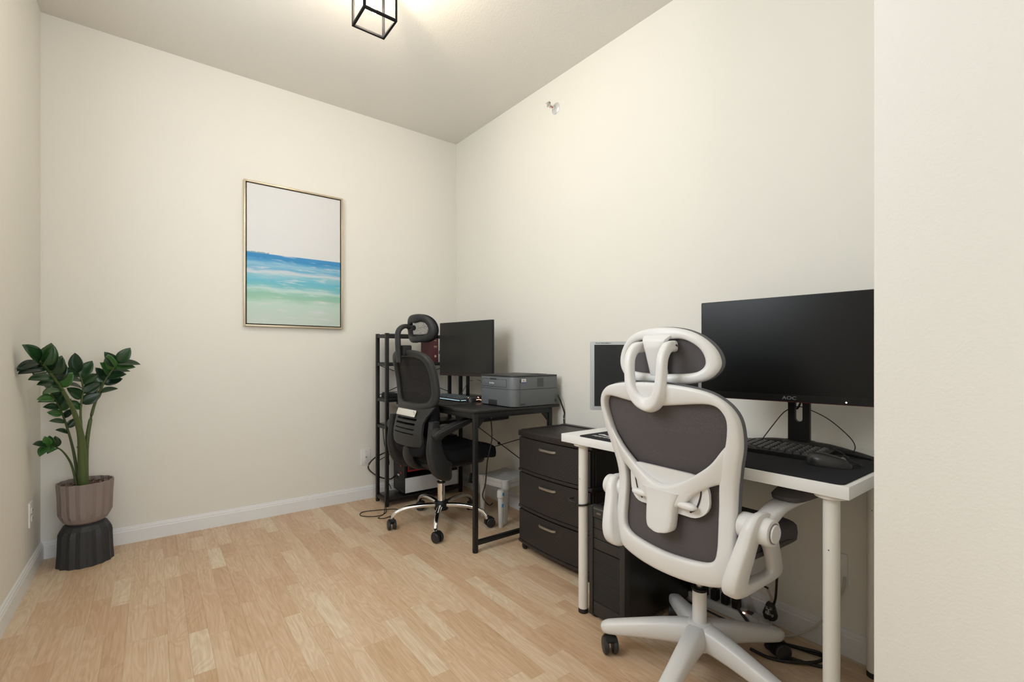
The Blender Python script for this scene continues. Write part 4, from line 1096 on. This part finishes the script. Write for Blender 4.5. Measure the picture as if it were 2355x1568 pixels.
rnd = random.Random(2); V = []; Fc = []; nx, ny = 12, 9
for i in range(nx):
    for j in range(ny):
        u, v = i / (nx - 1), j / (ny - 1); e = min(u, 1 - u, v, 1 - v)
        V.append((1.50 + .30 * u, 1.185 + .15 * v, .4585 + .026 * rnd.random() * min(1, e * 5)))
for i in range(nx - 1):
    for j in range(ny - 1): Fc.append((i * ny + j, (i + 1) * ny + j, (i + 1) * ny + j + 1, i * ny + j + 1))
fin(raw('black_plastic_bag', V, Fc, mat('bag_black', (.014, .014, .015), .25), None, 30), 'crumpled black bag lying on top of the computer tower', 'bag')
fin(cable('leg_strap', [(1.445 + .0245 * math.cos(a), 1.388 + .0245 * math.sin(a), .455 - .004 * math.sin(a)) for a in [k * PI / 6 for k in range(12)]], .0042, closed=True), 'black strap looped around the far white desk leg', 'strap')
fin(cable('strap_cord', [(1.43, 1.41, .457), (1.415, 1.425, .462), (1.42, 1.45, .468), (1.45, 1.45, .466)], .0035), 'short black cord sticking out from the strap on the desk leg', 'cable')
fin(cable('thin_cable', [(1.60, 1.30, .49), (1.66, 1.30, .56), (1.74, 1.28, .64), (1.83, 1.27, .70)], .002), 'thin cord rising from the computer tower to the white desk', 'cable')

# power strip and cords on the floor by the wall
def power_strip():
    t = empty('power_strip', (1.915, .985, 0), -PI / 2 + .045, 'white power strip with black plugs lying along the baseboard', 'power strip')
    m = mat('strip_white', (.62, .60, .57), .45)
    prism('housing', rrect(-.21, .115, -.026, .026, .010, 4), .002, .040, m, t, 'Z', .004)
    blob('cord_end', (.122, 0, .022), (.030, .024, .019), m, t, .5, .7, 16, 10)
    for k, x in enumerate((-.175, -.125, -.075, -.030, .015)):
        p = box('plug', x - .014, x + .014, -.017, .017, .0402, .085, BLACKP, t, .004)
        cable('plug_cord', [(x, 0, .083), (x, .004, .105), (x - .01, .02, .125)], .005, None, p)
    box('switch', .055, .080, -.012, .012, .040, .045, mat('strip_switch', (.05, .02, .02), .4), t, .002)
    blob('switch_light', (.052, -.018, .041), (.005, .004, .003), mat('red_neon', (1, .4, .2), .4, emit=((1., .45, .30), 8.)), t, 1, 1, 10, 8)
power_strip()
def fob():
    t = empty('surge_plug', (1.920, .838, .05), math.radians(-90), 'black wedge shaped plug with white printed warnings hanging near the baseboard', 'plug')
    prism('body', [(-.022, .005), (-.016, -.002), (-.006, .001), (.004, -.002), (.014, .001), (.022, .006), (.026, .020), (.012, .068), (-.010, .068), (-.026, .022)], -.012, .010, mat('fob_black', (.014, .015, .017), .45), t, 'Y', .003)
    W2 = mat('fob_print', (.62, .64, .66), .5)
    for q in ((-.014, -.004, .050, .0515), (.002, .012, .050, .0515), (-.014, -.004, .045, .0465), (.002, .012, .045, .0465), (-.012, .006, .0405, .043), (-.004, -.001, .020, .0405), (-.010, .004, .033, .035), (-.013, -.010, .022, .032), (-.008, -.005, .020, .030), (.002, .004, .020, .030), (.006, .018, .026, .0275), (.007, .017, .022, .0235), (.009, .015, .018, .0195)):
        box('printed_mark', q[0], q[1], -.0125, -.0118, q[2], q[3], W2, t)
    sweep('tag_ribbon', [(.003, 0, .066), (.004, .0, .085), (-.006, .0, .105), (-.012, .002, .118)], .0012, .006, mat('tag_pink', (.55, .42, .40), .6), t, n=6, smooth=4, up=(1, 0, 0))
    cable('cord', [(-.008, .0, .118), (-.03, .0, .123), (-.06, 0, .135), (-.12, 0, .15)], .004, None, t)
    cable('cord', [(.012, .0, .062), (.020, .0, .10), (.026, 0, .20), (.035, .01, .36), (.04, .02, .55), (.04, .03, .69)], .0045, None, t)
fob()
fin(cable('coiled_cable', [(1.895, .955, .052), (1.880, .915, .03), (1.860, .865, .008), (1.865, .80, .007), (1.890, .70, .007), (1.905, .63, .007), (1.875, .600, .007), (1.83, .64, .007), (1.80, .72, .007), (1.80, .80, .007), (1.84, .79, .014), (1.885, .70, .015), (1.90, .655, .015), (1.86, .640, .015), (1.80, .675, .012), (1.745, .755, .007), (1.74, .83, .007)], .0055), 'black cord coiled on the floor under the white desk', 'cable')
fin(cable('strip_cord', [(1.912, .842, .022), (1.905, .80, .020), (1.915, .77, .018), (1.94, .70, .07), (1.965, .64, .16), (1.975, .61, .25), (1.976, .607, .285)], .004, mat('strip_cord_white', (.62, .58, .52), .5)), 'pale cord of the power strip rising to the wall outlet', 'cable')
fin(cable('floor_cable', [(1.890, 1.32, .010), (1.86, 1.18, .008), (1.855, 1.05, .008), (1.85, .93, .007), (1.83, .86, .007)], .004), 'black cord lying along the floor in front of the power strip', 'cable')

# ------------------------------------------------------------------ office chairs
def caster_master(parent, r=.0305):
    """twin wheel caster built around its stem axis; wheels roll along local x"""
    hood_pts = []
    c = bpy.data.objects.new('caster', None)
    V = []; Fc = []; n = 12
    hw = .017
    for k in range(n + 1):
        a = math.radians(-12 + 150 * k / n)
        for y in (-hw, hw):
            V.append(((r + .0045) * math.cos(a) - .016, y, r + (r + .0045) * math.sin(a)))
        for y in (-hw, hw):
            V.append((r * .55 * math.cos(a) - .016, y * .5, r + r * .55 * math.sin(a)))
    for k in range(n):
        a = k * 4; b = a + 4
        Fc += [(a, a + 1, b + 1, b), (a, b, b + 2, a + 2), (a + 1, a + 3, b + 3, b + 1), (a + 2, b + 2, b + 3, a + 3)]
    Fc += [(0, 2, 3, 1), (n * 4, n * 4 + 1, n * 4 + 3, n * 4 + 2)]
    hood = raw('caster', V, Fc, BLACKP, parent, 40)
    wheel = mat('caster_wheel', (.022, .022, .024), .45)
    for s in (-1, 1):
        lathe('wheel', [(.010, -.0085), (r - .004, -.0085), (r - .001, -.006), (r, 0), (r - .001, .006), (r - .004, .0085), (.012, .0095)], wheel, hood, (-.016, s * .017, r), 24, 'Y')
    cyl('caster_stem', (0, 0), .008, r + .01, .078, BLACKP, hood, 12)
    return hood
def star_base(t, n, phi, Rr, leg_fn, swivel):
    first = None
    for k in range(n):
        a = math.radians(phi + k * 360 / n)
        leg_fn(k, a)
        if first is None: c = first = caster_master(t)
        else: c = copy_part(first, t)
        c.location = (Rr * math.cos(a), Rr * math.sin(a), 0); c.rotation_euler = (0, 0, swivel[k])

def chair_local(ang): return ang - PI / 2

def white_chair():
    yaw = math.radians(-3.4)
    t = empty('white_office_chair', (1.485, .880, 0), yaw - PI / 2, 'white ergonomic office chair with grey mesh back and headrest at the white desk', 'office chair')
    W = mat('chair_white', (.80, .785, .765), .35)
    GM = fabric_mesh('grey_mesh_fabric', (.105, .092, .092), .13, 620.)
    GM2 = fabric_mesh('grey_headrest_mesh', (.105, .096, .098), .13, 620.)
    RIM = mat('grey_rim', (.115, .118, .125), .7)
    # base: angles are in chair coordinates
    off = math.degrees(PI / 2 - yaw)
    def leg(k, a):
        u = Vector((math.cos(a), math.sin(a), 0))
        pts = [u * .012 + Vector((0, 0, .132)), u * .05 + Vector((0, 0, .132)), u * .12 + Vector((0, 0, .123)), u * .20 + Vector((0, 0, .109)), u * .27 + Vector((0, 0, .095)), u * .312 + Vector((0, 0, .087)), u * .332 + Vector((0, 0, .082)), u * .338 + Vector((0, 0, .080))]
        sweep('base_leg', pts, [.040, .036, .031, .028, .0265, .025, .017, .004], [.042, .041, .036, .030, .026, .0225, .016, .004], W, t, n=16, smooth=3, sq=3.0)
    star_base(t, 5, 120 + off, .310, leg, [2.6, .3, 1.5, 4.2, 5.2])
    lathe('hub', [(.030, .090), (.050, .095), (.054, .13), (.050, .158), (.040, .172), (.034, .176)], W, t, n=32)
    cyl('column_cover', (0, 0), .0235, .165, .285, W, t, 28, bev=.002)
    lathe('collar', [(.0245, .281), (.0255, .284), (.0255, .290), (.020, .294), (.012, .294)], BLACKP, t, n=24)
    cyl('gas_lift', (0, 0), .011, .288, .40, STEEL, t, 20)
    boxes('tilt_mechanism', [(-.07, .07, -.12, .12, .39, .432), (-.10, .10, -.05, .08, .415, .442)], BLACKP, t, .008)
    # seat
    def sf(p):
        f = max(0, (p.y - .10) / .13); b = max(0, (-p.y - .12) / .1)
        p.z -= .035 * f * f; p.z += .012 * (abs(p.x) / .25) ** 2 + .010 * b
        return p
    seat = blob('seat', (0, .070, .493), (.222, .222, .048), GREYF, t, .45, .42, 40, 14, sf)
    sweep('seat_seam', [(.2230, -.10, .494), (.2238, .02, .496), (.2226, .13, .494), (.2190, .18, .486)], .0012, None, mat('seam_dark', (.03, .028, .03), .8), seat, n=5, smooth=5)
    # back surface: leaning back at the top, most forward at the waist
    yp = cr([(-.16, -.178), (-.11, -.183), (-.05, -.187), (.0, -.187), (.07, -.180), (.15, -.174), (.22, -.185), (.30, -.208), (.40, -.236), (.50, -.264), (.56, -.280)], 6)
    def Yp(w):
        for p, q in zip(yp, yp[1:]):
            if w <= q.x: return p.y + (q.y - p.y) * (w - p.x) / (q.x - p.x)
        return yp[-1].y
    def M(s, w, d):
        return Vector((s, Yp(w) + .56 * s * s + d, .5 + .99 * w))
    def sym(h):   # half outline from top centre clockwise to bottom centre -> closed
        return h + [(-x, y) for x, y in reversed(h[1:-1])]
    out = [(0, .506), (.10, .501), (.18, .487), (.224, .463), (.250, .430), (.259, .39), (.255, .33), (.240, .27), (.225, .2), (.219, .13), (.220, .06), (.223, 0), (.218, -.05), (.190, -.088), (.11, -.106), (0, -.112)]
    inn = [(0, .431), (.09, .440), (.165, .449), (.206, .446), (.225, .425), (.229, .395), (.218, .34), (.197, .28), (.179, .2), (.175, .13), (.176, .07), (.176, .02), (.168, -.014), (.137, -.032), (.07, -.040), (0, -.043)]
    band('back_frame', sym(out), sym(inn), .032, M, W, t, n=16, sub=4, sq=3.6)
    mid = [((a * .92 + c * .08) , (b * .92 + d * .08)) for (a, b), (c, d) in zip(sym(out), sym(inn))]
    patch('back_mesh', mid, M, .012, GM, t, 7, 4)
    band('back_rim', [(x * 1.012, y * 1.008) for x, y in sym(out)], [(x * .97, y * .98) for x, y in sym(out)], .014, M, RIM, t, n=8, sub=4, d0=.016)
    # Y brace
    hu = [(.225, .345), (.205, .318), (.168, .270), (.108, .222), (.05, .189), (0, .177)]
    hl = [(.225, .222), (.190, .213), (.152, .196), (.106, .162), (.070, .122), (0, .100)]
    up_ = [(-x, y) for x, y in hu] + list(reversed(hu[:-1])); lo_ = [(-x, y) for x, y in hl] + list(reversed(hl[:-1]))
    br = band('back_brace', up_, lo_, [.022, .03, .04, .03, .022], M, W, t, False, 16, 4, 4.0, [.002, -.010, -.024, -.010, .002])
    Ls = [(-.070, .160), (-.058, .132), (-.052, .11), (-.050, .075), (-.047, .048), (-.037, .034), (-.012, .028)]
    sl = band('brace_stem', Ls, [(-x, y) for x, y in Ls], .046, M, W, br, False, 16, 3, 5.0, -.022)
    # lumbar pad with slots
    lp = rrect(-.150, .150, .092, .228, .055, 6)
    pad = patch('lumbar_pad', lp, M, -.012, W, t, 3, 0, .010)
    dk = mat('slot_dark', (.035, .028, .028), .8)
    for sgn in (-1, 1):
        for x_, w0, w1 in ((.085, .195, .135), (.122, .20, .125)):
            P_ = [M(sgn * (x_), w0, -.0125), M(sgn * (x_ + .004), (w0 + w1) / 2 + .01, -.0125), M(sgn * (x_ - .010), w1, -.0125), M(sgn * (x_ - .030), w1 - .018, -.0125)]
            sweep('lumbar_slot', P_, .0026, .0012, dk, pad, n=6, smooth=5, up=(0, 1, 0))
    for sgn in (-1, 1):
        blob('adjust_lever', M(sgn * .088, .128, -.026), (.034, .014, .011), W, t, .8, .7, 18, 10, xf=None)
    # headrest
    T2 = math.radians(2)
    def H(s, w, d):
        q = .90 * s * s + d
        return Vector((s + .004, -.212 - math.sin(T2) * w + q, .999 + w))
    ho = [(0, .173), (.06, .169), (.11, .156), (.15, .132), (.178, .100), (.189, .066), (.181, .038), (.156, .014), (.115, .001), (.06, -.005), (0, -.006)]
    hi = [(0, .126), (.05, .135), (.085, .133), (.118, .118), (.140, .097), (.150, .070), (.145, .050), (.124, .036), (.09, .030), (.05, .028), (0, .027)]
    band('headrest_frame', sym(ho), sym(hi), .030, H, W, t, n=12, sub=4, sq=2.4)
    midh = [((a * .9 + c * .1), (b * .9 + d * .1)) for (a, b), (c, d) in zip(sym(ho), sym(hi))]
    patch('headrest_mesh', midh, H, .012, GM2, t, 5, 4)
    band('headrest_rim', [(x * 1.015, y * 1.0 + .0015) for x, y in sym(ho)], [(x * .96, (y - .08) * .95 + .08) for x, y in sym(ho)], .012, H, RIM, t, n=8, sub=4, d0=.015)
    Lp = [(-.060, .150), (-.046, .132), (-.038, .11), (-.034, .07), (-.032, .02)]
    band('headrest_post', Lp, [(-x, y) for x, y in Lp], [.020, .034, .034, .024, .02], H, W, t, False, 12, 4, 3.5, [-.004, -.020, -.022, -.016, -.004])
    # one-piece fork from the back frame up to the headrest pivots
    hf = [(.058, -.222, 1.112), (.062, -.254, 1.106), (.063, -.276, 1.075), (.061, -.280, 1.02), (.053, -.278, .975), (.032, -.268, .943), (0, -.262, .930)]
    fp = [(-x, y, z) for x, y, z in hf] + list(reversed(hf[:-1]))
    fa = [.0135, .014, .0135, .0135, .015, .020, .023]; fb = [.017, .017, .016, .016, .018, .021, .022]
    fk = sweep('headrest_fork', fp, fa + fa[-2::-1], fb + fb[-2::-1], W, t, n=18, smooth=5, sq=3.4, up=(0, -1, .25))
    for sgn in (-1, 1):
        blob('pivot_boss', (sgn * .058, -.222, 1.112), (.0135, .018, .0175), W, fk, .6, .9, 18, 10)
        lathe('pivot_screw', [(.0055, 0), (.0055, .0015), (.003, .002)], mat('screw_dark', (.08, .08, .085), .4, .5), fk, (sgn * .0705 + (0 if sgn > 0 else -.002), -.222, 1.112), 14, 'X')
    # arms
    for sgn in (-1, 1):
        def A(y, z, d): return Vector((sgn * ((.227 if sgn > 0 else .212) + .19 * (z - .4) + d), y, z))
        ao = [(-.165, .634), (-.195, .56), (-.222, .475), (-.215, .425), (-.170, .403), (-.05, .402), (.050, .407), (.068, .425), (.048, .465), (.006, .53), (-.030, .585), (-.085, .638)]
        ai = [(-.124, .553), (-.138, .50), (-.148, .456), (-.142, .442), (-.105, .436), (-.06, .434), (-.018, .433), (-.006, .446), (-.024, .48), (-.054, .52), (-.085, .546), (-.106, .560)]
        br_ = band('arm_bracket', ao, ai, [.036, .044, .050, .050, .044, .036, .030, .028, .028, .028, .030, .034], A, W, t, True, 16, 4, 4.0)
        pv = lathe('arm_pivot', [(.030, -.045), (.037, -.042), (.0385, -.030), (.0385, .040), (.036, .046), (.031, .048)], W, t, (sgn * .262, -.120, .595), 28, 'X')
        cy = lathe('pivot_cap', [(.0255, .0), (.0255, .002), (.024, .004)], W, pv, (sgn * .312 if sgn > 0 else sgn * .312, -.120, .595), 24, 'X')
        if sgn < 0: cy.scale = (1, 1, 1)
        lathe('cap_groove', [(.0255, -.0005), (.0285, -.0005), (.0285, .0012), (.0255, .0012)], mat('groove', (.25, .24, .24), .6), pv, (sgn * .3105, -.120, .595), 24, 'X')
        sweep('arm_support', [(sgn * .268, -.115, .600), (sgn * .268, -.070, .622), (sgn * .268, -.020, .640), (sgn * .268, .06, .647), (sgn * .268, .20, .649)], [.030, .028, .030, .036, .034], [.022, .018, .012, .007, .005], W, t, n=14, smooth=4, sq=3.2)
        def pf(p):
            p.z += -.015 * max(0, -p.y / .13) ** 2 * (1 if p.z > 0 else 0)
            return p
        blob('arm_pad', (sgn * .268, .140, .667), (.047, .140, .022), GREYF, t, .55, .55, 32, 10, pf)
white_chair()

def black_chair():
    yaw = math.radians(3)
    t = empty('black_office_chair', (1.488, 2.698, 0), yaw - PI / 2, 'black mesh office chair with headrest and chrome base at the black desk', 'office chair')
    S_ = BLACKG; SH = mat('chair_shell', (.026, .026, .025), .5, spec=.4)
    off = math.degrees(PI / 2 - yaw)
    def leg(k, a):
        u = Vector((math.cos(a), math.sin(a), 0))
        P_ = [u * r + Vector((0, 0, z)) for r, z in ((.030, .118), (.10, .124), (.18, .124), (.24, .116), (.285, .098), (.308, .075), (.316, .055))]
        l = sweep('base_leg', P_, [.016, .0165, .016, .0155, .0145, .013, .012], [.014, .014, .0135, .013, .0125, .012, .012], CHROME, t, n=14, smooth=4, sq=2.6)
    star_base(t, 5, 91 + off, .318, leg, [3.9, 2.9, 3.4, 4.4, 2.2])
    lathe('hub', [(.030, .085), (.044, .088), (.046, .10), (.046, .135), (.042, .142), (.030, .146)], BLACKP, t, n=28)
    cyl('column_sleeve', (0, 0), .0245, .140, .262, CHROME, t, 24)
    lathe('collar', [(.0235, .258), (.0275, .262), (.0275, .270), (.016, .273)], BLACKP, t, n=24)
    cyl('gas_lift', (0, 0), .0140, .265, .375, CHROME, t, 20)
    boxes('tilt_mechanism', [(-.09, .09, -.13, .12, .368, .405), (-.17, .17, -.07, .10, .395, .418)], BLACKP, t, .010)
    def sf(p):
        f = max(0, (p.y - .12) / .13); p.z -= .030 * f * f; p.z += .016 * (abs(p.x) / .25) ** 2 * (1 if p.z > 0 else .3); return p
    blob('seat_pan', (0, .03, .418), (.225, .215, .030), BLACKP, t, .5, .5, 32, 8, sf)
    blob('seat', (0, .060, .468), (.250, .265, .052), BLACKF, t, .5, .45, 40, 14, sf)
    # back: S-curved shell
    prof = [(.50, -.255), (.56, -.262), (.62, -.262), (.68, -.250), (.74, -.225), (.80, -.205), (.86, -.205), (.94, -.215), (1.02, -.232), (1.12, -.262)]
    def Y0(z):
        if z <= prof[0][0]: return prof[0][1]
        for (a, b), (c, d) in zip(prof, prof[1:]):
            if z <= c:
                u = (z - a) / (c - a); u = u * u * (3 - 2 * u) if False else u
                return b + (d - b) * u
        return prof[-1][1]
    def M(s, w, d): return Vector((s, Y0(w) + .55 * s * s + d, w))
    def sym(h): return h + [(-x, y) for x, y in reversed(h[1:-1])]
    out = [(0, 1.122), (.085, 1.120), (.162, 1.108), (.215, 1.080), (.240, 1.04), (.248, .98), (.250, .91), (.248, .85), (.228, .79), (.160, .765), (0, .755)]
    inn = [(0, 1.076), (.075, 1.075), (.135, 1.066), (.178, 1.042), (.197, 1.0), (.203, .96), (.205, .91), (.201, .86), (.178, .818), (.12, .800), (0, .797)]
    band('back_frame', sym(out), sym(inn), .040, M, SH, t, n=12, sub=4, sq=2.6)
    mid = [((a * .5 + c * .5), (b * .5 + d * .5)) for (a, b), (c, d) in zip(sym(out), sym(inn))]
    patch('back_mesh', mid, M, .010, fabric_mesh('black_mesh_fabric', (.022, .020, .019), .16, 620.), t, 5, 4)
    # lower shell: a tall panel with four ventilation slots
    lo = [(.78, .228), (.75, .208), (.72, .186), (.68, .174), (.62, .178), (.57, .184), (.545, .170), (.538, .13)]
    V = []; Fc = []; nz, ns = 36, 18
    slots = (.700, .672, .643, .614)
    def hw(z):
        for (a, b), (c, d) in zip(lo, lo[1:]):
            if a >= z >= c: return b + (d - b) * (a - z) / (a - c)
        return lo[0][1] if z > lo[0][0] else lo[-1][1]
    zs_ = [.78 - (.78 - .538) * i / nz for i in range(nz + 1)]
    for dd in (-.016, .010):
        for z in zs_:
            for j in range(ns + 1):
                s = -1 + 2 * j / ns; V.append(M(s * hw(z), z, dd + (.012 * abs(s) ** 4 if dd < 0 else 0)))
    n1 = (nz + 1) * (ns + 1)
    def is_slot(i, j):
        zc = (zs_[i] + zs_[i + 1]) / 2; s = -1 + 2 * (j + .5) / ns
        return abs(s) < .70 and any(abs(zc - q) < .0045 for q in slots)
    for i in range(nz):
        for j in range(ns):
            a = i * (ns + 1) + j
            if is_slot(i, j): continue
            Fc += [(a, a + 1, a + ns + 2, a + ns + 1), (n1 + a, n1 + a + ns + 1, n1 + a + ns + 2, n1 + a + 1)]
            for (p, q, di, dj) in ((a, a + 1, -1, 0), (a + ns + 1, a + ns + 2, 1, 0), (a, a + ns + 1, 0, -1), (a + 1, a + ns + 2, 0, 1)):
                ii, jj = i + di, j + dj
                if not (0 <= ii < nz and 0 <= jj < ns) or is_slot(ii, jj): Fc.append((p, q, n1 + q, n1 + p))
    shell = raw('lower_shell', V, Fc, SH, t, 40)
    st = [(-.125, .772), (.088, .772), (.088, .733), (-.125, .733)]
    patch('white_label', rrect(-.140, .105, .716, .755, .006, 3), M, -.0245, mat('label_cream', (.72, .69, .62), .5), shell, 4, 0, .0006)
    for q in ((.082, .745), (.090, .739), (.094, .731)):
        blob('label_mark', M(q[0], q[1], -.0249), (.004, .001, .003), INK, shell, 1, 1, 8, 6)
    blob('lumbar_cushion', (0, -.150, .700), (.190, .052, .120), BLACKF, t, .6, .6, 28, 12)
    blob('back_pad', (0, -.225, .545), (.185, .030, .075), BLACKF, t, .6, .6, 24, 10)
    sweep('back_spine', [(0, -.235, .56), (0, -.235, .46), (0, -.19, .40), (0, -.10, .39)], [.055, .055, .05, .045], [.018, .02, .02, .015], BLACKP, t, n=12, smooth=4, sq=3, up=(0, 1, .2))
    # headrest on a hooked post
    sweep('headrest_post', [(0, -.300, 1.045), (0, -.305, 1.12), (0, -.308, 1.19), (0, -.305, 1.232), (0, -.285, 1.258), (0, -.255, 1.268), (0, -.225, 1.262)], [.022, .022, .022, .022, .021, .020, .018], [.012, .013, .013, .013, .014, .014, .013], S_, t, n=14, smooth=4, sq=3.2, up=(0, -1, .01))
    box('post_clamp', -.045, .045, -.292, -.235, 1.085, 1.150, BLACKP, t, .008)
    T2 = math.radians(4)
    def H(s, w, d):
        q = 1.5 * s * s + d; return Vector((s, -.180 - .10 * (w - .08) + q, 1.165 + w))
    ho = [(0, .180), (.055, .178), (.105, .166), (.142, .140), (.162, .102), (.162, .064), (.145, .030), (.110, .010), (.060, .003), (0, .005)]
    hi = [(0, .125), (.042, .129), (.078, .126), (.103, .113), (.116, .093), (.115, .075), (.103, .058), (.078, .047), (.042, .043), (0, .045)]
    band('headrest_frame', sym(ho), sym(hi), .032, H, S_, t, n=12, sub=4, sq=2.2)
    band('headrest_cushion', [(x * 1.01, y) for x, y in sym(ho)], [(x * .86, (y - .09) * .86 + .09) for x, y in sym(ho)], .016, H, BLACKF, t, n=8, sub=4, d0=.016)
    patch('headrest_mesh', [((a * .6 + c * .4), (b * .6 + d * .4)) for (a, b), (c, d) in zip(sym(ho), sym(hi))], H, .010, fabric_mesh('headrest_net', (.035, .034, .032), .52, 620.), t, 4, 4)
    lathe('pivot_joint', [(.010, -.030), (.016, -.028), (.016, .028), (.010, .030)], BLACKP, t, (0, -.215, 1.258), 18, 'X')
    # arms: wide flared upright and flip-up rest
    for sgn in (-1, 1):
        x = sgn * .252
        up_ = sweep('arm_upright', [(sgn * .18, -.06, .392), (sgn * .235, -.10, .395), (x, -.165, .430), (x, -.200, .52), (x, -.205, .60), (x, -.205, .70)], [.055, .060, .062, .054, .042, .030], [.016, .022, .026, .024, .022, .020], S_, t, n=16, smooth=4, sq=3.4, up=(sgn, 0, .05))
        pv = lathe('arm_pivot', [(.028, -.030), (.036, -.027), (.037, 0), (.036, .027), (.028, .030)], S_, t, (sgn * .278, -.200, .632), 24, 'X')
        ar = sweep('arm_rest', [(sgn * .292, -.230, .620), (sgn * .292, -.200, .632), (sgn * .292, -.09, .668), (sgn * .292, .0, .692), (sgn * .292, .045, .700)], [.018, .026, .026, .026, .014], [.016, .030, .026, .020, .010], S_, t, n=14, smooth=4, sq=3.0)
        sweep('arm_rest_trim', [(sgn * .3185, -.215, .640), (sgn * .3185, -.09, .682), (sgn * .3185, .0, .704)], .0012, .003, mat('trim_sheen', (.09, .09, .095), .35), ar, n=6, smooth=4)
black_chair()
